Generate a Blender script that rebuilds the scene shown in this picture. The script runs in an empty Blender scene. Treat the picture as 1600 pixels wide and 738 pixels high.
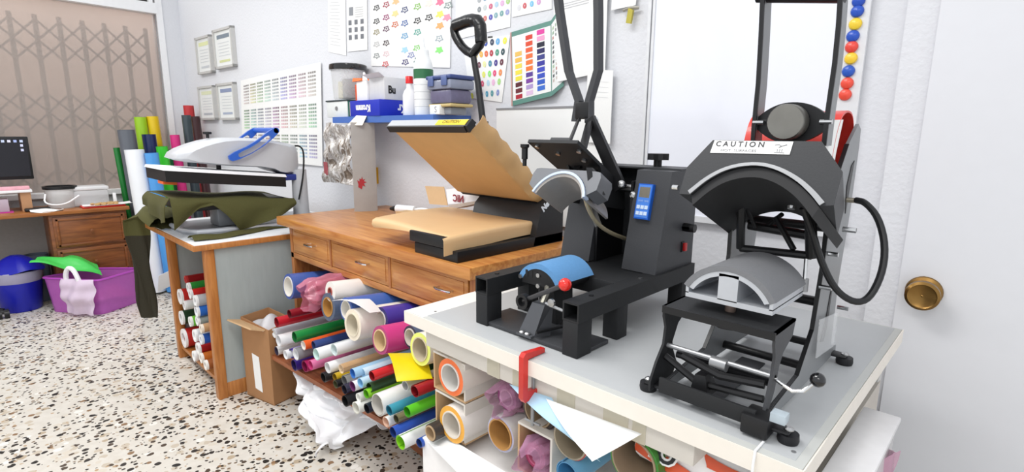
import bpy, bmesh, math, random
from mathutils import Vector, Matrix
from math import sin, cos, pi, radians
random.seed(7)
S = bpy.context.scene
COL = S.collection
# ------------------------------------------------------------------ camera
YAW, PIT, ROL, FPX, CAMZ = 0.769115758, 0.190371069, -0.00850840595, 833.078, 1.36
def _cam():
    f = Vector((-sin(YAW)*cos(PIT), cos(YAW)*cos(PIT), -sin(PIT)))
    r = Vector((cos(YAW), sin(YAW), 0)); d = f.cross(r)
    c, s = cos(ROL), sin(ROL)
    return c*r+s*d, -s*r+c*d, f
RR, DD, FF = _cam()
cam = bpy.data.cameras.new('camera'); camo = bpy.data.objects.new('camera', cam); COL.objects.link(camo)
cam.sensor_width = 36; cam.lens = FPX/1600*36; cam.clip_start = .02; cam.clip_end = 100
M = Matrix((RR, -DD, -FF)).transposed().to_4x4(); M.translation = (0, 0, CAMZ)
camo.matrix_world = M
S.camera = camo
# ------------------------------------------------------------------ world, lamps, exposure
W = bpy.data.worlds.new('world'); S.world = W; W.use_nodes = True
W.node_tree.nodes['Background'].inputs[0].default_value = (.93, .96, 1, 1)
W.node_tree.nodes['Background'].inputs[1].default_value = .86
WA0 = radians(3.3)
def area(name, loc, sx, sy, power, rot=(0, 0, 0), col=(1, .985, .96)):
    l = bpy.data.lights.new(name, 'AREA'); l.shape = 'RECTANGLE'; l.size = sx; l.size_y = sy; l.energy = power; l.color = col
    o = bpy.data.objects.new(name, l); COL.objects.link(o); o.location = loc; o.rotation_euler = rot
    return o
area('ceiling_lamp_light', (-1.3, .2, 2.9), 1.3, .5, 26)
area('ceiling_lamp_light_far', (-3.9, .1, 2.9), 1.3, .5, 26)
area('window_daylight', (-6.3, .3, 3.3), 1.0, 3, 34, (0, radians(12), WA0), (1, .97, .93))
area('ceiling_lamp_light_rear', (.6, -1.2, 2.9), 1.3, .5, 20)
S.view_settings.view_transform = 'Standard'; S.view_settings.look = 'None'; S.view_settings.gamma = 1
S.view_settings.use_curve_mapping = False
S.view_settings.exposure = .35
# ------------------------------------------------------------------ helpers
def ray(px, py):
    return RR*((px-800)/FPX) + DD*((py-369)/FPX) + FF
def at(px, py, x=None, y=None, z=None):
    d = ray(px, py)
    t = (x/d.x) if x is not None else (y/d.y) if y is not None else ((z-CAMZ)/d.z)
    return Vector((0, 0, CAMZ)) + d*t
def plane_at(px, py, p0, n):
    d = ray(px, py); o = Vector((0, 0, CAMZ)); n = Vector(n)
    return o + d*((Vector(p0)-o).dot(n)/d.dot(n))
def depth(p): return (Vector(p)-Vector((0, 0, CAMZ))).dot(FF)
def lin(h):
    h = h.lstrip('#'); out = []
    for i in (0, 2, 4):
        c = int(h[i:i+2], 16)/255
        out.append(c/12.92 if c <= .04045 else ((c+.055)/1.055)**2.4)
    return out
_m = {}
def mat(col, rough=.5, metal=0, bump=0, scale=40, vary=.06, alpha=1, trans=0, name=None, ior=1.45, coat=0, stretch=(1, 1, 1)):
    key = (col, rough, metal, bump, scale, vary, alpha, trans, coat, stretch)
    if key in _m: return _m[key]
    m = bpy.data.materials.new(name or 'mat_'+col.strip('#')); m.use_nodes = True
    nt = m.node_tree; b = nt.nodes['Principled BSDF']; L = lin(col)
    b.inputs['Roughness'].default_value = rough; b.inputs['Metallic'].default_value = metal
    b.inputs['Alpha'].default_value = alpha; b.inputs['Transmission Weight'].default_value = trans; b.inputs['IOR'].default_value = ior
    b.inputs['Coat Weight'].default_value = coat
    tc = nt.nodes.new('ShaderNodeTexCoord'); mp = nt.nodes.new('ShaderNodeMapping'); mp.inputs['Scale'].default_value = stretch
    nt.links.new(tc.outputs['Object'], mp.inputs[0])
    n = nt.nodes.new('ShaderNodeTexNoise'); n.inputs['Scale'].default_value = scale; n.inputs['Detail'].default_value = 4
    nt.links.new(mp.outputs[0], n.inputs['Vector'])
    mx = nt.nodes.new('ShaderNodeMix'); mx.data_type = 'RGBA'
    mx.inputs[6].default_value = [c*(1-vary) for c in L]+[1]; mx.inputs[7].default_value = [min(1, c*(1+vary)) for c in L]+[1]
    nt.links.new(n.outputs[0], mx.inputs[0]); nt.links.new(mx.outputs[2], b.inputs['Base Color'])
    if bump:
        bp = nt.nodes.new('ShaderNodeBump'); bp.inputs['Strength'].default_value = bump; bp.inputs['Distance'].default_value = .01
        nt.links.new(n.outputs[0], bp.inputs['Height']); nt.links.new(bp.outputs[0], b.inputs['Normal'])
    _m[key] = m
    return m
def wood(c1, c2, scale=6, stretch=(1, 12, 12), rough=.35, name='wood'):
    key = (c1, c2, scale, stretch, rough)
    if key in _m: return _m[key]
    m = bpy.data.materials.new(name); m.use_nodes = True; nt = m.node_tree; b = nt.nodes['Principled BSDF']
    b.inputs['Roughness'].default_value = rough
    tc = nt.nodes.new('ShaderNodeTexCoord'); mp = nt.nodes.new('ShaderNodeMapping'); mp.inputs['Scale'].default_value = stretch
    nt.links.new(tc.outputs['Object'], mp.inputs[0])
    n = nt.nodes.new('ShaderNodeTexNoise'); n.inputs['Scale'].default_value = scale; n.inputs['Detail'].default_value = 6; n.inputs['Distortion'].default_value = .6
    nt.links.new(mp.outputs[0], n.inputs['Vector'])
    r = nt.nodes.new('ShaderNodeValToRGB'); r.color_ramp.elements[0].position = .3; r.color_ramp.elements[1].position = .72
    r.color_ramp.elements[0].color = lin(c1)+[1]; r.color_ramp.elements[1].color = lin(c2)+[1]
    nt.links.new(n.outputs[0], r.inputs[0]); nt.links.new(r.outputs[0], b.inputs['Base Color'])
    bp = nt.nodes.new('ShaderNodeBump'); bp.inputs['Strength'].default_value = .06
    nt.links.new(n.outputs[0], bp.inputs['Height']); nt.links.new(bp.outputs[0], b.inputs['Normal'])
    _m[key] = m
    return m
def printed(rough=.5):
    key = ('printed', rough)
    if key in _m: return _m[key]
    m = bpy.data.materials.new('printed_paper'); m.use_nodes = True; nt = m.node_tree; b = nt.nodes['Principled BSDF']
    b.inputs['Roughness'].default_value = rough
    a = nt.nodes.new('ShaderNodeAttribute'); a.attribute_name = 'ink'
    n = nt.nodes.new('ShaderNodeTexNoise'); n.inputs['Scale'].default_value = 30
    mx = nt.nodes.new('ShaderNodeMix'); mx.data_type = 'RGBA'; mx.blend_type = 'MULTIPLY'; mx.inputs[0].default_value = .06
    nt.links.new(a.outputs['Color'], mx.inputs[6]); nt.links.new(n.outputs[0], mx.inputs[7])
    nt.links.new(mx.outputs[2], b.inputs['Base Color'])
    _m[key] = m
    return m

class MB:
    """collects geometry in world space (or local when the root says so) and links it as one mesh object"""
    def __init__(s): s.bm = bmesh.new(); s.mi = 0; s.ink = None; s.lay = None
    def _new(s, vs, fs):
        v = [s.bm.verts.new(p) for p in vs]; out = []
        for f in fs:
            try:
                q = s.bm.faces.new([v[i] for i in f]); q.material_index = s.mi; out.append(q)
                if s.ink:
                    if s.lay is None: s.lay = s.bm.loops.layers.float_color.new('ink')
                    for l in q.loops: l[s.lay] = (*s.ink, 1)
            except ValueError: pass
        return v, out
    def box(s, lo, hi, bev=.0, R=None, c=None):
        x0, y0, z0 = lo; x1, y1, z1 = hi
        vs = [Vector(p) for p in ((x0,y0,z0),(x1,y0,z0),(x1,y1,z0),(x0,y1,z0),(x0,y0,z1),(x1,y0,z1),(x1,y1,z1),(x0,y1,z1))]
        if R is not None:
            cc = Vector(c) if c is not None else (Vector(lo)+Vector(hi))/2
            vs = [R @ (v-cc) + cc for v in vs]
        v, f = s._new(vs, [(0,3,2,1),(4,5,6,7),(0,1,5,4),(1,2,6,5),(2,3,7,6),(3,0,4,7)])
        if bev:
            es = list({e for q in f for e in q.edges})
            r = bmesh.ops.bevel(s.bm, geom=es, offset=bev, segments=2, affect='EDGES', profile=.5)
            for q in r['faces']: q.material_index = s.mi
        return s
    def hexa(s, b4, t4):
        s._new([Vector(p) for p in list(b4)+list(t4)], [(0,3,2,1),(4,5,6,7),(0,1,5,4),(1,2,6,5),(2,3,7,6),(3,0,4,7)]); return s
    def prism(s, pts, d):
        """polygon (list of 3d points) extruded by vector d"""
        n = len(pts); d = Vector(d); P = [Vector(p) for p in pts]
        s._new(P+[p+d for p in P], [tuple(range(n))[::-1], tuple(range(n, 2*n))]+[(i, (i+1)%n, n+(i+1)%n, n+i) for i in range(n)]); return s
    def strip(s, A, B, d):
        """band between two polylines A and B given a thickness vector d"""
        n = len(A); d = Vector(d); A = [Vector(p) for p in A]; B = [Vector(p) for p in B]
        vs = A+B+[p+d for p in A]+[p+d for p in B]; fs = []
        for i in range(n-1):
            fs += [(i, n+i, n+i+1, i+1), (2*n+i, 2*n+i+1, 3*n+i+1, 3*n+i), (i, i+1, 2*n+i+1, 2*n+i), (n+i, 3*n+i, 3*n+i+1, n+i+1)]
        fs += [(0, 2*n, 3*n, n), (n-1, 2*n-1, 4*n-1, 3*n-1)]
        s._new(vs, fs); return s
    def cyl(s, p0, p1, r0, r1=None, n=16):
        p0, p1 = Vector(p0), Vector(p1); r1 = r0 if r1 is None else r1
        a = (p1-p0).normalized(); u = a.orthogonal().normalized(); w = a.cross(u)
        vs = [p0+(u*cos(2*pi*i/n)+w*sin(2*pi*i/n))*r0 for i in range(n)]+[p1+(u*cos(2*pi*i/n)+w*sin(2*pi*i/n))*r1 for i in range(n)]
        s._new(vs, [tuple(range(n))[::-1], tuple(range(n, 2*n))]+[(i, (i+1)%n, n+(i+1)%n, n+i) for i in range(n)]); return s
    def ring(s, p0, p1, ro, ri, n=28):
        p0, p1 = Vector(p0), Vector(p1); a = (p1-p0).normalized(); u = a.orthogonal().normalized(); w = a.cross(u)
        c = [(u*cos(2*pi*i/n)+w*sin(2*pi*i/n)) for i in range(n)]
        vs = [p0+k*ro for k in c]+[p0+k*ri for k in c]+[p1+k*ro for k in c]+[p1+k*ri for k in c]; fs = []
        for i in range(n):
            j = (i+1)%n
            fs += [(i, n+i, n+j, j), (2*n+i, 2*n+j, 3*n+j, 3*n+i), (i, j, 2*n+j, 2*n+i), (n+i, 3*n+i, 3*n+j, n+j)]
        s._new(vs, fs); return s
    def sphere(s, c, r, n=14, sc=(1, 1, 1)):
        c = Vector(c); vs = [c+Vector((0, 0, r*sc[2]))]; fs = []; h = n//2
        for j in range(1, h):
            for i in range(n):
                a, b = 2*pi*i/n, pi*j/h
                vs.append(c+Vector((r*sin(b)*cos(a)*sc[0], r*sin(b)*sin(a)*sc[1], r*cos(b)*sc[2])))
        vs.append(c-Vector((0, 0, r*sc[2])))
        for i in range(n):
            fs.append((0, 1+i, 1+(i+1)%n)); e = 1+(h-2)*n
            fs.append((len(vs)-1, e+(i+1)%n, e+i))
            for j in range(h-2): fs.append((1+j*n+i, 1+(j+1)*n+i, 1+(j+1)*n+(i+1)%n, 1+j*n+(i+1)%n))
        s._new(vs, fs); return s
    def tube(s, pts, r, n=8, smooth=0, rr=None):
        P = [Vector(p) for p in pts]
        for _ in range(smooth):
            Q = [P[0]]
            for a, b in zip(P, P[1:]): Q += [a*.75+b*.25, a*.25+b*.75]
            P = Q+[P[-1]]
        k = len(P); vs = []; fs = []; u = None
        for i, p in enumerate(P):
            t = (P[min(i+1, k-1)]-P[max(i-1, 0)]).normalized()
            u = t.orthogonal().normalized() if u is None else (u-t*u.dot(t)).normalized()
            w = t.cross(u); q = r if rr is None else rr[0]+(rr[1]-rr[0])*i/(k-1)
            vs += [p+(u*cos(2*pi*j/n)+w*sin(2*pi*j/n))*q for j in range(n)]
        for i in range(k-1):
            for j in range(n): fs.append((i*n+j, i*n+(j+1)%n, (i+1)*n+(j+1)%n, (i+1)*n+j))
        fs += [tuple(range(n))[::-1], tuple(range((k-1)*n, k*n))]
        s._new(vs, fs); return s
    def lathe(s, prof, c, n=24, axis=(0, 0, 1), sx=1, sy=1):
        c = Vector(c); a = Vector(axis).normalized(); u = a.orthogonal().normalized(); w = a.cross(u); k = len(prof); vs = []; fs = []
        for r, h in prof:
            vs += [c+a*h+(u*cos(2*pi*j/n)*sx+w*sin(2*pi*j/n)*sy)*r for j in range(n)]
        for i in range(k-1):
            for j in range(n): fs.append((i*n+j, i*n+(j+1)%n, (i+1)*n+(j+1)%n, (i+1)*n+j))
        fs += [tuple(range(n))[::-1], tuple(range((k-1)*n, k*n))]
        s._new(vs, fs); return s
    def grid(s, f, nu, nv, th=.002):
        """sheet with thickness from f(u,v)"""
        P = [[Vector(f(i/nu, j/nv)) for j in range(nv+1)] for i in range(nu+1)]; m = nv+1; N = []
        for i in range(nu+1):
            for j in range(nv+1):
                a = P[min(i+1, nu)][j]-P[max(i-1, 0)][j]; b = P[i][min(j+1, nv)]-P[i][max(j-1, 0)]
                c = a.cross(b); N.append(c.normalized() if c.length > 1e-12 else Vector((0, 0, 1)))
        top = [P[i][j] for i in range(nu+1) for j in range(m)]; bot = [p-n*th for p, n in zip(top, N)]; K = len(top); fs = []
        for i in range(nu):
            for j in range(nv):
                a, b, c, d = i*m+j, (i+1)*m+j, (i+1)*m+j+1, i*m+j+1
                fs += [(a, b, c, d), (K+d, K+c, K+b, K+a)]
        edge = [i*m for i in range(nu)]+[nu*m+j for j in range(nv)]+[i*m+nv for i in range(nu, 0, -1)]+[j for j in range(nv, 0, -1)]
        for q, w in zip(edge, edge[1:]+edge[:1]): fs.append((w, q, K+q, K+w))
        s._new(top+bot, fs); return s
    def text(s, txt, size, Mx, ext=.0004, sx=1, bold=0):
        cu = bpy.data.curves.new('t', 'FONT'); cu.body = txt; cu.size = size; cu.extrude = ext; cu.align_x = 'CENTER'; cu.align_y = 'CENTER'; cu.offset = bold
        cu.resolution_u = 3
        o = bpy.data.objects.new('t', cu); COL.objects.link(o); bpy.context.view_layer.update()
        me = bpy.data.meshes.new_from_object(o.evaluated_get(bpy.context.evaluated_depsgraph_get()))
        vs = [Mx @ Vector((v.co.x*sx, v.co.y, v.co.z)) for v in me.vertices]
        s._new(vs, [tuple(p.vertices) for p in me.polygons])
        bpy.data.objects.remove(o); bpy.data.curves.remove(cu); bpy.data.meshes.remove(me); return s
    def build(s, name, m, root=None, smooth=35, local=False):
        if root is not None and not local: s.bm.transform(ROOT[root.name].inverted())
        bmesh.ops.recalc_face_normals(s.bm, faces=s.bm.faces)
        me = bpy.data.meshes.new(name); s.bm.to_mesh(me); s.bm.free()
        for q in (m if isinstance(m, (list, tuple)) else [m]): me.materials.append(q)
        for p in me.polygons: p.use_smooth = True
        me.set_sharp_from_angle(angle=radians(smooth))
        o = bpy.data.objects.new(name, me); COL.objects.link(o)
        if root is not None: o.parent = root; ROOT[o.name] = ROOT[root.name]
        return o
    def solo(s, name, m, label, cat, loc, group=None, rotz=0, local=False, smooth=35, kind=None):
        """a thing that is one mesh, with its origin at loc"""
        T = Matrix.LocRotScale(Vector(loc), Matrix.Rotation(rotz, 3, 'Z').to_quaternion(), None)
        if not local: s.bm.transform(T.inverted())
        o = s.build(name, m, smooth=smooth); o.matrix_world = T; ROOT[o.name] = T
        tag(o, label, cat, group, kind); return o
ROOT = {}
def tag(o, label=None, cat=None, group=None, kind=None):
    if label: o['label'] = label
    if cat: o['category'] = cat
    if group: o['group'] = group
    if kind: o['kind'] = kind
    return o
def thing(name, label, cat, loc, rotz=0, group=None):
    o = bpy.data.objects.new(name, None); COL.objects.link(o); o.empty_display_size = .05
    T = Matrix.LocRotScale(Vector(loc), Matrix.Rotation(rotz, 3, 'Z').to_quaternion(), None)
    o.matrix_world = T; ROOT[o.name] = T
    return tag(o, label, cat, group)
def struct(name, mb, m, label=None, loc=(0, 0, 0), rotz=0, local=False):
    return mb.solo(name, m, label, None, loc, None, rotz, local, kind='structure')
# room frame: the long wall runs along U, turned a little against the furniture
WA = radians(3.3); WO = Vector((0, 1.956, 0)); U = Vector((cos(WA), sin(WA), 0)); NN = Vector((sin(WA), -cos(WA), 0))
def wl(px, py, off=0):
    """point of the long wall (u, z) seen at a pixel, off metres in front of the plaster"""
    p = plane_at(px, py, WO+NN*off, NN); return (p-WO).dot(U), p.z
def wthing(name, label, cat, u, z, group=None): return thing(name, label, cat, WO+U*u+Vector((0, 0, z)), WA, group)
def wv(u, off, z): return WO+U*u+NN*off+Vector((0, 0, z))
X, Y, Z = Vector((1, 0, 0)), Vector((0, 1, 0)), Vector((0, 0, 1))
# ------------------------------------------------------------------ materials
WALL = mat('dddee2', .8, bump=.25, scale=60, vary=.02)
DOORW = mat('dedfe3', .45, bump=.03, scale=25, vary=.015)
WHITE = mat('efeff0', .5, vary=.03); PAPER = mat('f4f4f2', .7, vary=.02, scale=8); CREAM = mat('ece2d0', .6, vary=.05)
BLACK = mat('141416', .42, vary=.2); MATTE = mat('1d1e20', .6, bump=.05, scale=300, vary=.15); GREYM = mat('3a3b3e', .5, bump=.04, scale=300, vary=.1)
STEEL = mat('b8b8b8', .28, metal=1, vary=.1); CHROME = mat('d8d8d8', .15, metal=1); ALU = mat('c9cbce', .38, metal=.7, vary=.06)
SILV = mat('9a9b9d', .4, metal=.6, vary=.08); RED = mat('d3231d', .35, vary=.05); BRASS = mat('8a6a3c', .32, metal=1, vary=.15)
OAK = wood('a9652f', 'cf9350', 4, (1.2, 14, 14), .33, 'varnished_wood'); OAKV = wood('96562a', 'bd7c44', 4, (14, 14, 1.2), .35, 'varnished_wood_upright')
PINE = wood('a5642c', 'c58344', 5, (14, 14, 1.5), .4, 'pine_wood'); DARKW = wood('5a2f17', '8a4e28', 5, (1.5, 10, 10), .45, 'brown_wood'); PLANK = wood('84482a', 'a9653f', 5, (1.5, 12, 12), .45, 'shelf_wood')
KRAFT = mat('c79f6c', .55, bump=.08, scale=18, vary=.07); KRAFTL = mat('d8b384', .5, bump=.05, scale=14, vary=.05)
CARD = mat('a97c54', .8, vary=.08, scale=20); CARDW = mat('dcd6cd', .75, vary=.05, scale=15); CARDL = mat('c9a67c', .75, vary=.06)
GREYLAM = mat('b0b2b3', .4, vary=.03, scale=60); GPANEL = mat('a5adac', .5, bump=.05, scale=9, vary=.09, stretch=(6, 6, 1)); BLUEM = mat('4a6fb8', .4, vary=.05)
PVC = mat('f2f3f5', .1, alpha=.28, vary=.02); TAN = mat('c8a067', .7, vary=.08)
def terrazzo():
    m = bpy.data.materials.new('terrazzo'); m.use_nodes = True; nt = m.node_tree; b = nt.nodes['Principled BSDF']; b.inputs['Roughness'].default_value = .38
    N = nt.nodes.new; Lk = nt.links.new
    tc = N('ShaderNodeTexCoord'); base = None; prev = None
    nz = N('ShaderNodeTexNoise'); nz.inputs['Scale'].default_value = 22
    Lk(tc.outputs['Object'], nz.inputs['Vector'])
    va = N('ShaderNodeVectorMath'); va.operation = 'MULTIPLY_ADD'; va.inputs[1].default_value = (.02, .02, 0)
    Lk(nz.outputs['Color'], va.inputs[0]); Lk(tc.outputs['Object'], va.inputs[2])
    r0 = N('ShaderNodeValToRGB'); Lk(nz.outputs[0], r0.inputs[0])
    r0.color_ramp.elements[0].color = lin('c9c2b6')+[1]; r0.color_ramp.elements[1].color = lin('e0dcd3')+[1]
    prev = r0.outputs[0]
    for sc, thr, cols, rad in ((26, .45, ('c4b8a6', 'd3cabb', 'eae6de', 'b5a48c'), .42), (30, .40, ('1d1b19', '4a3c30', '2b2623', '8a6c4e'), .38), (58, .36, ('38302a', '15130f', '7d6a55', 'b69a78'), .4)):
        v = N('ShaderNodeTexVoronoi'); v.inputs['Scale'].default_value = sc; Lk(va.outputs[0], v.inputs['Vector'])
        sp = N('ShaderNodeSeparateColor'); Lk(v.outputs['Color'], sp.inputs[0])
        rp = N('ShaderNodeValToRGB'); rp.color_ramp.interpolation = 'CONSTANT'; Lk(sp.outputs[1], rp.inputs[0])
        rp.color_ramp.elements[0].color = lin(cols[0])+[1]; rp.color_ramp.elements[1].position = .4; rp.color_ramp.elements[1].color = lin(cols[1])+[1]
        for p, c in ((.65, cols[2]), (.85, cols[3])):
            e = rp.color_ramp.elements.new(p); e.color = lin(c)+[1]
        a = N('ShaderNodeMath'); a.operation = 'LESS_THAN'; a.inputs[1].default_value = thr; Lk(sp.outputs[0], a.inputs[0])
        d = N('ShaderNodeMath'); d.operation = 'LESS_THAN'; d.inputs[1].default_value = rad; Lk(v.outputs['Distance'], d.inputs[0])
        k = N('ShaderNodeMath'); k.operation = 'MULTIPLY'; Lk(a.outputs[0], k.inputs[0]); Lk(d.outputs[0], k.inputs[1])
        mx = N('ShaderNodeMix'); mx.data_type = 'RGBA'; Lk(k.outputs[0], mx.inputs[0]); Lk(prev, mx.inputs[6]); Lk(rp.outputs[0], mx.inputs[7]); prev = mx.outputs[2]
    Lk(prev, b.inputs['Base Color'])
    return m
# ------------------------------------------------------------------ room shell
UW, UE = -5.93, -.262                 # corner with the window wall; edge of the door
struct('floor', MB().box((-7.2, -3, -.1), (2.5, 2.5, 0)), terrazzo(), loc=(0, 0, 0))
def wbox(u0, u1, o0, o1, z0, z1, bev=0, mb=None):
    mb = mb or MB(); P = [wv(u0, o0, z0), wv(u1, o0, z0), wv(u1, o1, z0), wv(u0, o1, z0)]
    return mb.hexa(P, [p+Z*(z1-z0) for p in P])
struct('wall_back', wbox(UW-.15, 1.6, 0, -.12, 0, 3.0), WALL, loc=WO, rotz=WA)
def xw(w, off, z):
    """window wall: w metres from the corner along the wall, off metres into the room"""
    return wv(UW, 0, 0)+NN*w+U*off+Z*z
def xbox(w0, w1, o0, o1, z0, z1, mb=None):
    mb = mb or MB(); P = [xw(w0, o0, z0), xw(w1, o0, z0), xw(w1, o1, z0), xw(w0, o1, z0)]
    return mb.hexa(P, [p+Z*(z1-z0) for p in P])
def wx(px, py, off=0):
    p = plane_at(px, py, xw(0, off, 0), U); q = p-xw(0, off, 0); return q.dot(NN), p.z
GW = wx(265, 215)[0]                   # where the glass ends
ZT = wx(245, 22)[1]
struct('wall_left', xbox(GW, 4.6, -.12, 0, 0, .82), WALL, loc=xw(1, 0, 0), rotz=WA)
struct('wall_corner', xbox(-.1, GW, -.12, 0, 0, 3), WALL, loc=xw(0, 0, 0), rotz=WA)
struct('trim_1', xbox(GW-.01, 4.6, -.09, .02, ZT, ZT+.09), WHITE, loc=xw(1, 0, ZT), rotz=WA)
struct('trim_2', xbox(GW-.05, GW, -.09, .015, .82, 2.9), WHITE, loc=xw(GW, 0, .82), rotz=WA)
struct('trim_3', xbox(GW, 4.6, -.1, .05, .80, .84), WHITE, loc=xw(1, 0, .8), rotz=WA)
# frosted pane and the folding gate behind it
gm = bpy.data.materials.new('frosted_glass'); gm.use_nodes = True; nt = gm.node_tree; nt.nodes.remove(nt.nodes['Principled BSDF'])
out = nt.nodes['Material Output']; d = nt.nodes.new('ShaderNodeBsdfDiffuse'); d.inputs[0].default_value = lin('c4bbb5')+[1]
t = nt.nodes.new('ShaderNodeBsdfTranslucent'); t.inputs[0].default_value = lin('d8cdc6')+[1]; tr = nt.nodes.new('ShaderNodeBsdfTransparent')
m1 = nt.nodes.new('ShaderNodeMixShader'); m1.inputs[0].default_value = .35; m2 = nt.nodes.new('ShaderNodeMixShader')
nz = nt.nodes.new('ShaderNodeTexNoise'); nz.inputs['Scale'].default_value = 3; mr = nt.nodes.new('ShaderNodeMapRange'); mr.inputs[3].default_value = .5; mr.inputs[4].default_value = .62
nt.links.new(nz.outputs[0], mr.inputs[0]); nt.links.new(mr.outputs[0], m2.inputs[0])
nt.links.new(d.outputs[0], m1.inputs[1]); nt.links.new(t.outputs[0], m1.inputs[2]); nt.links.new(m1.outputs[0], m2.inputs[1]); nt.links.new(tr.outputs[0], m2.inputs[2]); nt.links.new(m2.outputs[0], out.inputs[0])
struct('window_1', xbox(GW, 4.6, -.05, -.044, .84, ZT), gm, loc=xw(1, -.05, .84), rotz=WA)
struct('window_2', xbox(GW+.02, 4.6, -.05, -.044, ZT+.09, 2.9), mat('26231f', .2, vary=.3, scale=4), loc=xw(1, -.05, ZT+.1), rotz=WA)
struct('trim_4', xbox(GW+.015, GW+.045, -.06, 0, ZT+.09, 2.9), WHITE, loc=xw(1, -.05, ZT+.1), rotz=WA)
struct('wall_outside', xbox(-.4, 4.6, -.75, -.7, -.1, 3), mat('dac4b8', .8, vary=.1, scale=2), loc=xw(1, -.7, 0), rotz=WA)
gate = thing('folding_gate', 'grey metal folding scissor gate seen blurred through the frosted window', 'gate', xw(1.2, -.14, .84), WA)
GM = mat('8d8884', .6, vary=.08); w0 = GW+.06; st = .155
for k in range(14):
    w = w0+st*k
    xbox(w-.016, w+.016, -.15, -.13, .0, 2.28).build('upright', GM, gate)
for zc in (.87, 1.5, 2.08):
    lat = MB()
    for k in range(13):
        w = w0+st*k
        for dz in (0, -.16):
            for a, b in ((0, 1), (1, 0)):
                p, q = xw(w+st*a, -.125, zc+dz), xw(w+st*b, -.125, zc+dz+.16)
                s = Z*.012; lat.prism([p-s, q-s, q+s, p+s], U*.006)
    lat.build('lattice', GM, gate)
# door at the right end of the long wall, with its frame
u1, zz = wl(1478, 0, .06)
struct('trim_5', wbox(u1-.085, u1-.01, 0, .035, 0, 3), WALL, loc=wv(u1-.05, 0, 0), rotz=WA)
door = wbox(u1-.01, 1.5, .005, .05, 0, 3.0)
D1 = struct('door_1', door, DOORW, loc=wv(u1, 0, 0), rotz=WA)
ku, kz = wl(1442, 460, .09); kc = wv(ku, .05, kz)
kn = MB().lathe([(.0, 0), (.043, 0), (.045, .006), (.043, .012), (.03, .018), (.026, .03), (.034, .036), (.041, .046), (.041, .066), (.034, .072), (.03, .069), (.003, .067), (0, .069)], kc, 28, NN).build('door_knob', BRASS, D1)
kn['label'] = 'round brass door knob'
# ------------------------------------------------------------------ things on the long wall
INK = printed()
def sheet(name, label, cat, corners, off, th=.0015, ink=None, group=None, bow=0):
    """paper on the wall from four pixel corners tl, tr, br, bl; returns placer(s,t)->world point"""
    uz = [wl(px, py, off) for px, py in corners]
    def f(s, t, o=0):
        (ua, za), (ub, zb), (uc, zc), (ud, zd) = uz
        u = (ua*(1-s)+ub*s)*(1-t)+(ud*(1-s)+uc*s)*t; z = (za*(1-s)+zb*s)*(1-t)+(zd*(1-s)+zc*s)*t
        return wv(u, off+o+bow*sin(pi*s)*.5, z)
    mb = MB(); mb.ink = lin('f3f3f1')
    mb.grid(lambda s, t: f(s, t), 6, 4, -th)
    return mb, f, uz
def blot(mb, f, s, t, ds, dt, col, o=.0012):
    mb.ink = lin(col); mb._new([f(s-ds, t-dt, o), f(s+ds, t-dt, o), f(s+ds, t+dt, o), f(s-ds, t+dt, o)], [(0, 3, 2, 1)])
def blob(mb, f, s, t, pts, col, o=.0012, hole=0):
    mb.ink = lin(col); vs = [f(s+a, t+b, o) for a, b in pts]; n = len(pts)
    if hole:
        vs += [f(s+a*hole, t+b*hole, o) for a, b in pts]; mb._new(vs, [(i, (i+1)%n, n+(i+1)%n, n+i) for i in range(n)])
    else: mb._new([f(s, t, o)]+vs, [(0, 1+(i+1)%n, 1+i) for i in range(n)])
def finish(mb, uz, name, label, cat, group=None):
    u = sum(p[0] for p in uz)/4; z = min(p[1] for p in uz)
    return mb.solo(name, INK, label, cat, wv(u, .0, z), group, WA)
# four framed certificates
for (a, b, c, d), cols, lab in (
    ([(305, 60), (327, 53), (331, 112), (309, 118)], ('e2e6b0', 'c8ccd0'), 'framed certificate at the upper left, with a pale yellow heading'),
    ([(332, 47), (361, 40), (365, 103), (336, 109)], ('7d8a96', 'd4d8a0'), 'framed certificate at the upper right, dark heading and yellowish footer'),
    ([(309, 137), (332, 132), (337, 187), (313, 188)], ('e0e4c0', 'b8bec4'), 'framed certificate at the lower left, pale heading and grey footer'),
    ([(338, 132), (365, 127), (368, 187), (342, 188)], ('8c98b8', 'aab4c8'), 'framed certificate at the lower right, beside the large colour chart')):
    uz = [wl(*p, .03) for p in (a, b, c, d)]
    u0 = (uz[0][0]+uz[3][0])/2; u1_ = (uz[1][0]+uz[2][0])/2; z1 = (uz[0][1]+uz[1][1])/2; z0 = (uz[2][1]+uz[3][1])/2
    t = wthing('certificate_frame', lab, 'picture frame', (u0+u1_)/2, z0, 'framed certificates on the wall')
    fr = MB()
    for q in ((u0, u1_, z0, z0+.018), (u0, u1_, z1-.018, z1), (u0, u0+.022, z0, z1), (u1_-.022, u1_, z0, z1)): wbox(q[0], q[1], .001, .034, q[2], q[3], mb=fr)
    fr.build('frame', mat('c4c3c0', .4, vary=.05), t)
    def f(s, tt, o=0): return wv(u0+(u1_-u0)*s, .022+o, z1+(z0-z1)*tt)
    mb = MB(); mb.ink = lin('eceeec'); wbox(u0+.02, u1_-.02, .004, .022, z0+.016, z1-.016, mb=mb)
    blot(mb, f, .5, .2, .33, .05, cols[0]); blot(mb, f, .5, .82, .28, .03, cols[1])
    for k in range(5): blot(mb, f, .5, .36+.08*k, .3-.03*(k%2), .008, 'cfd3d6')
    mb.build('certificate', INK, t)
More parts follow.
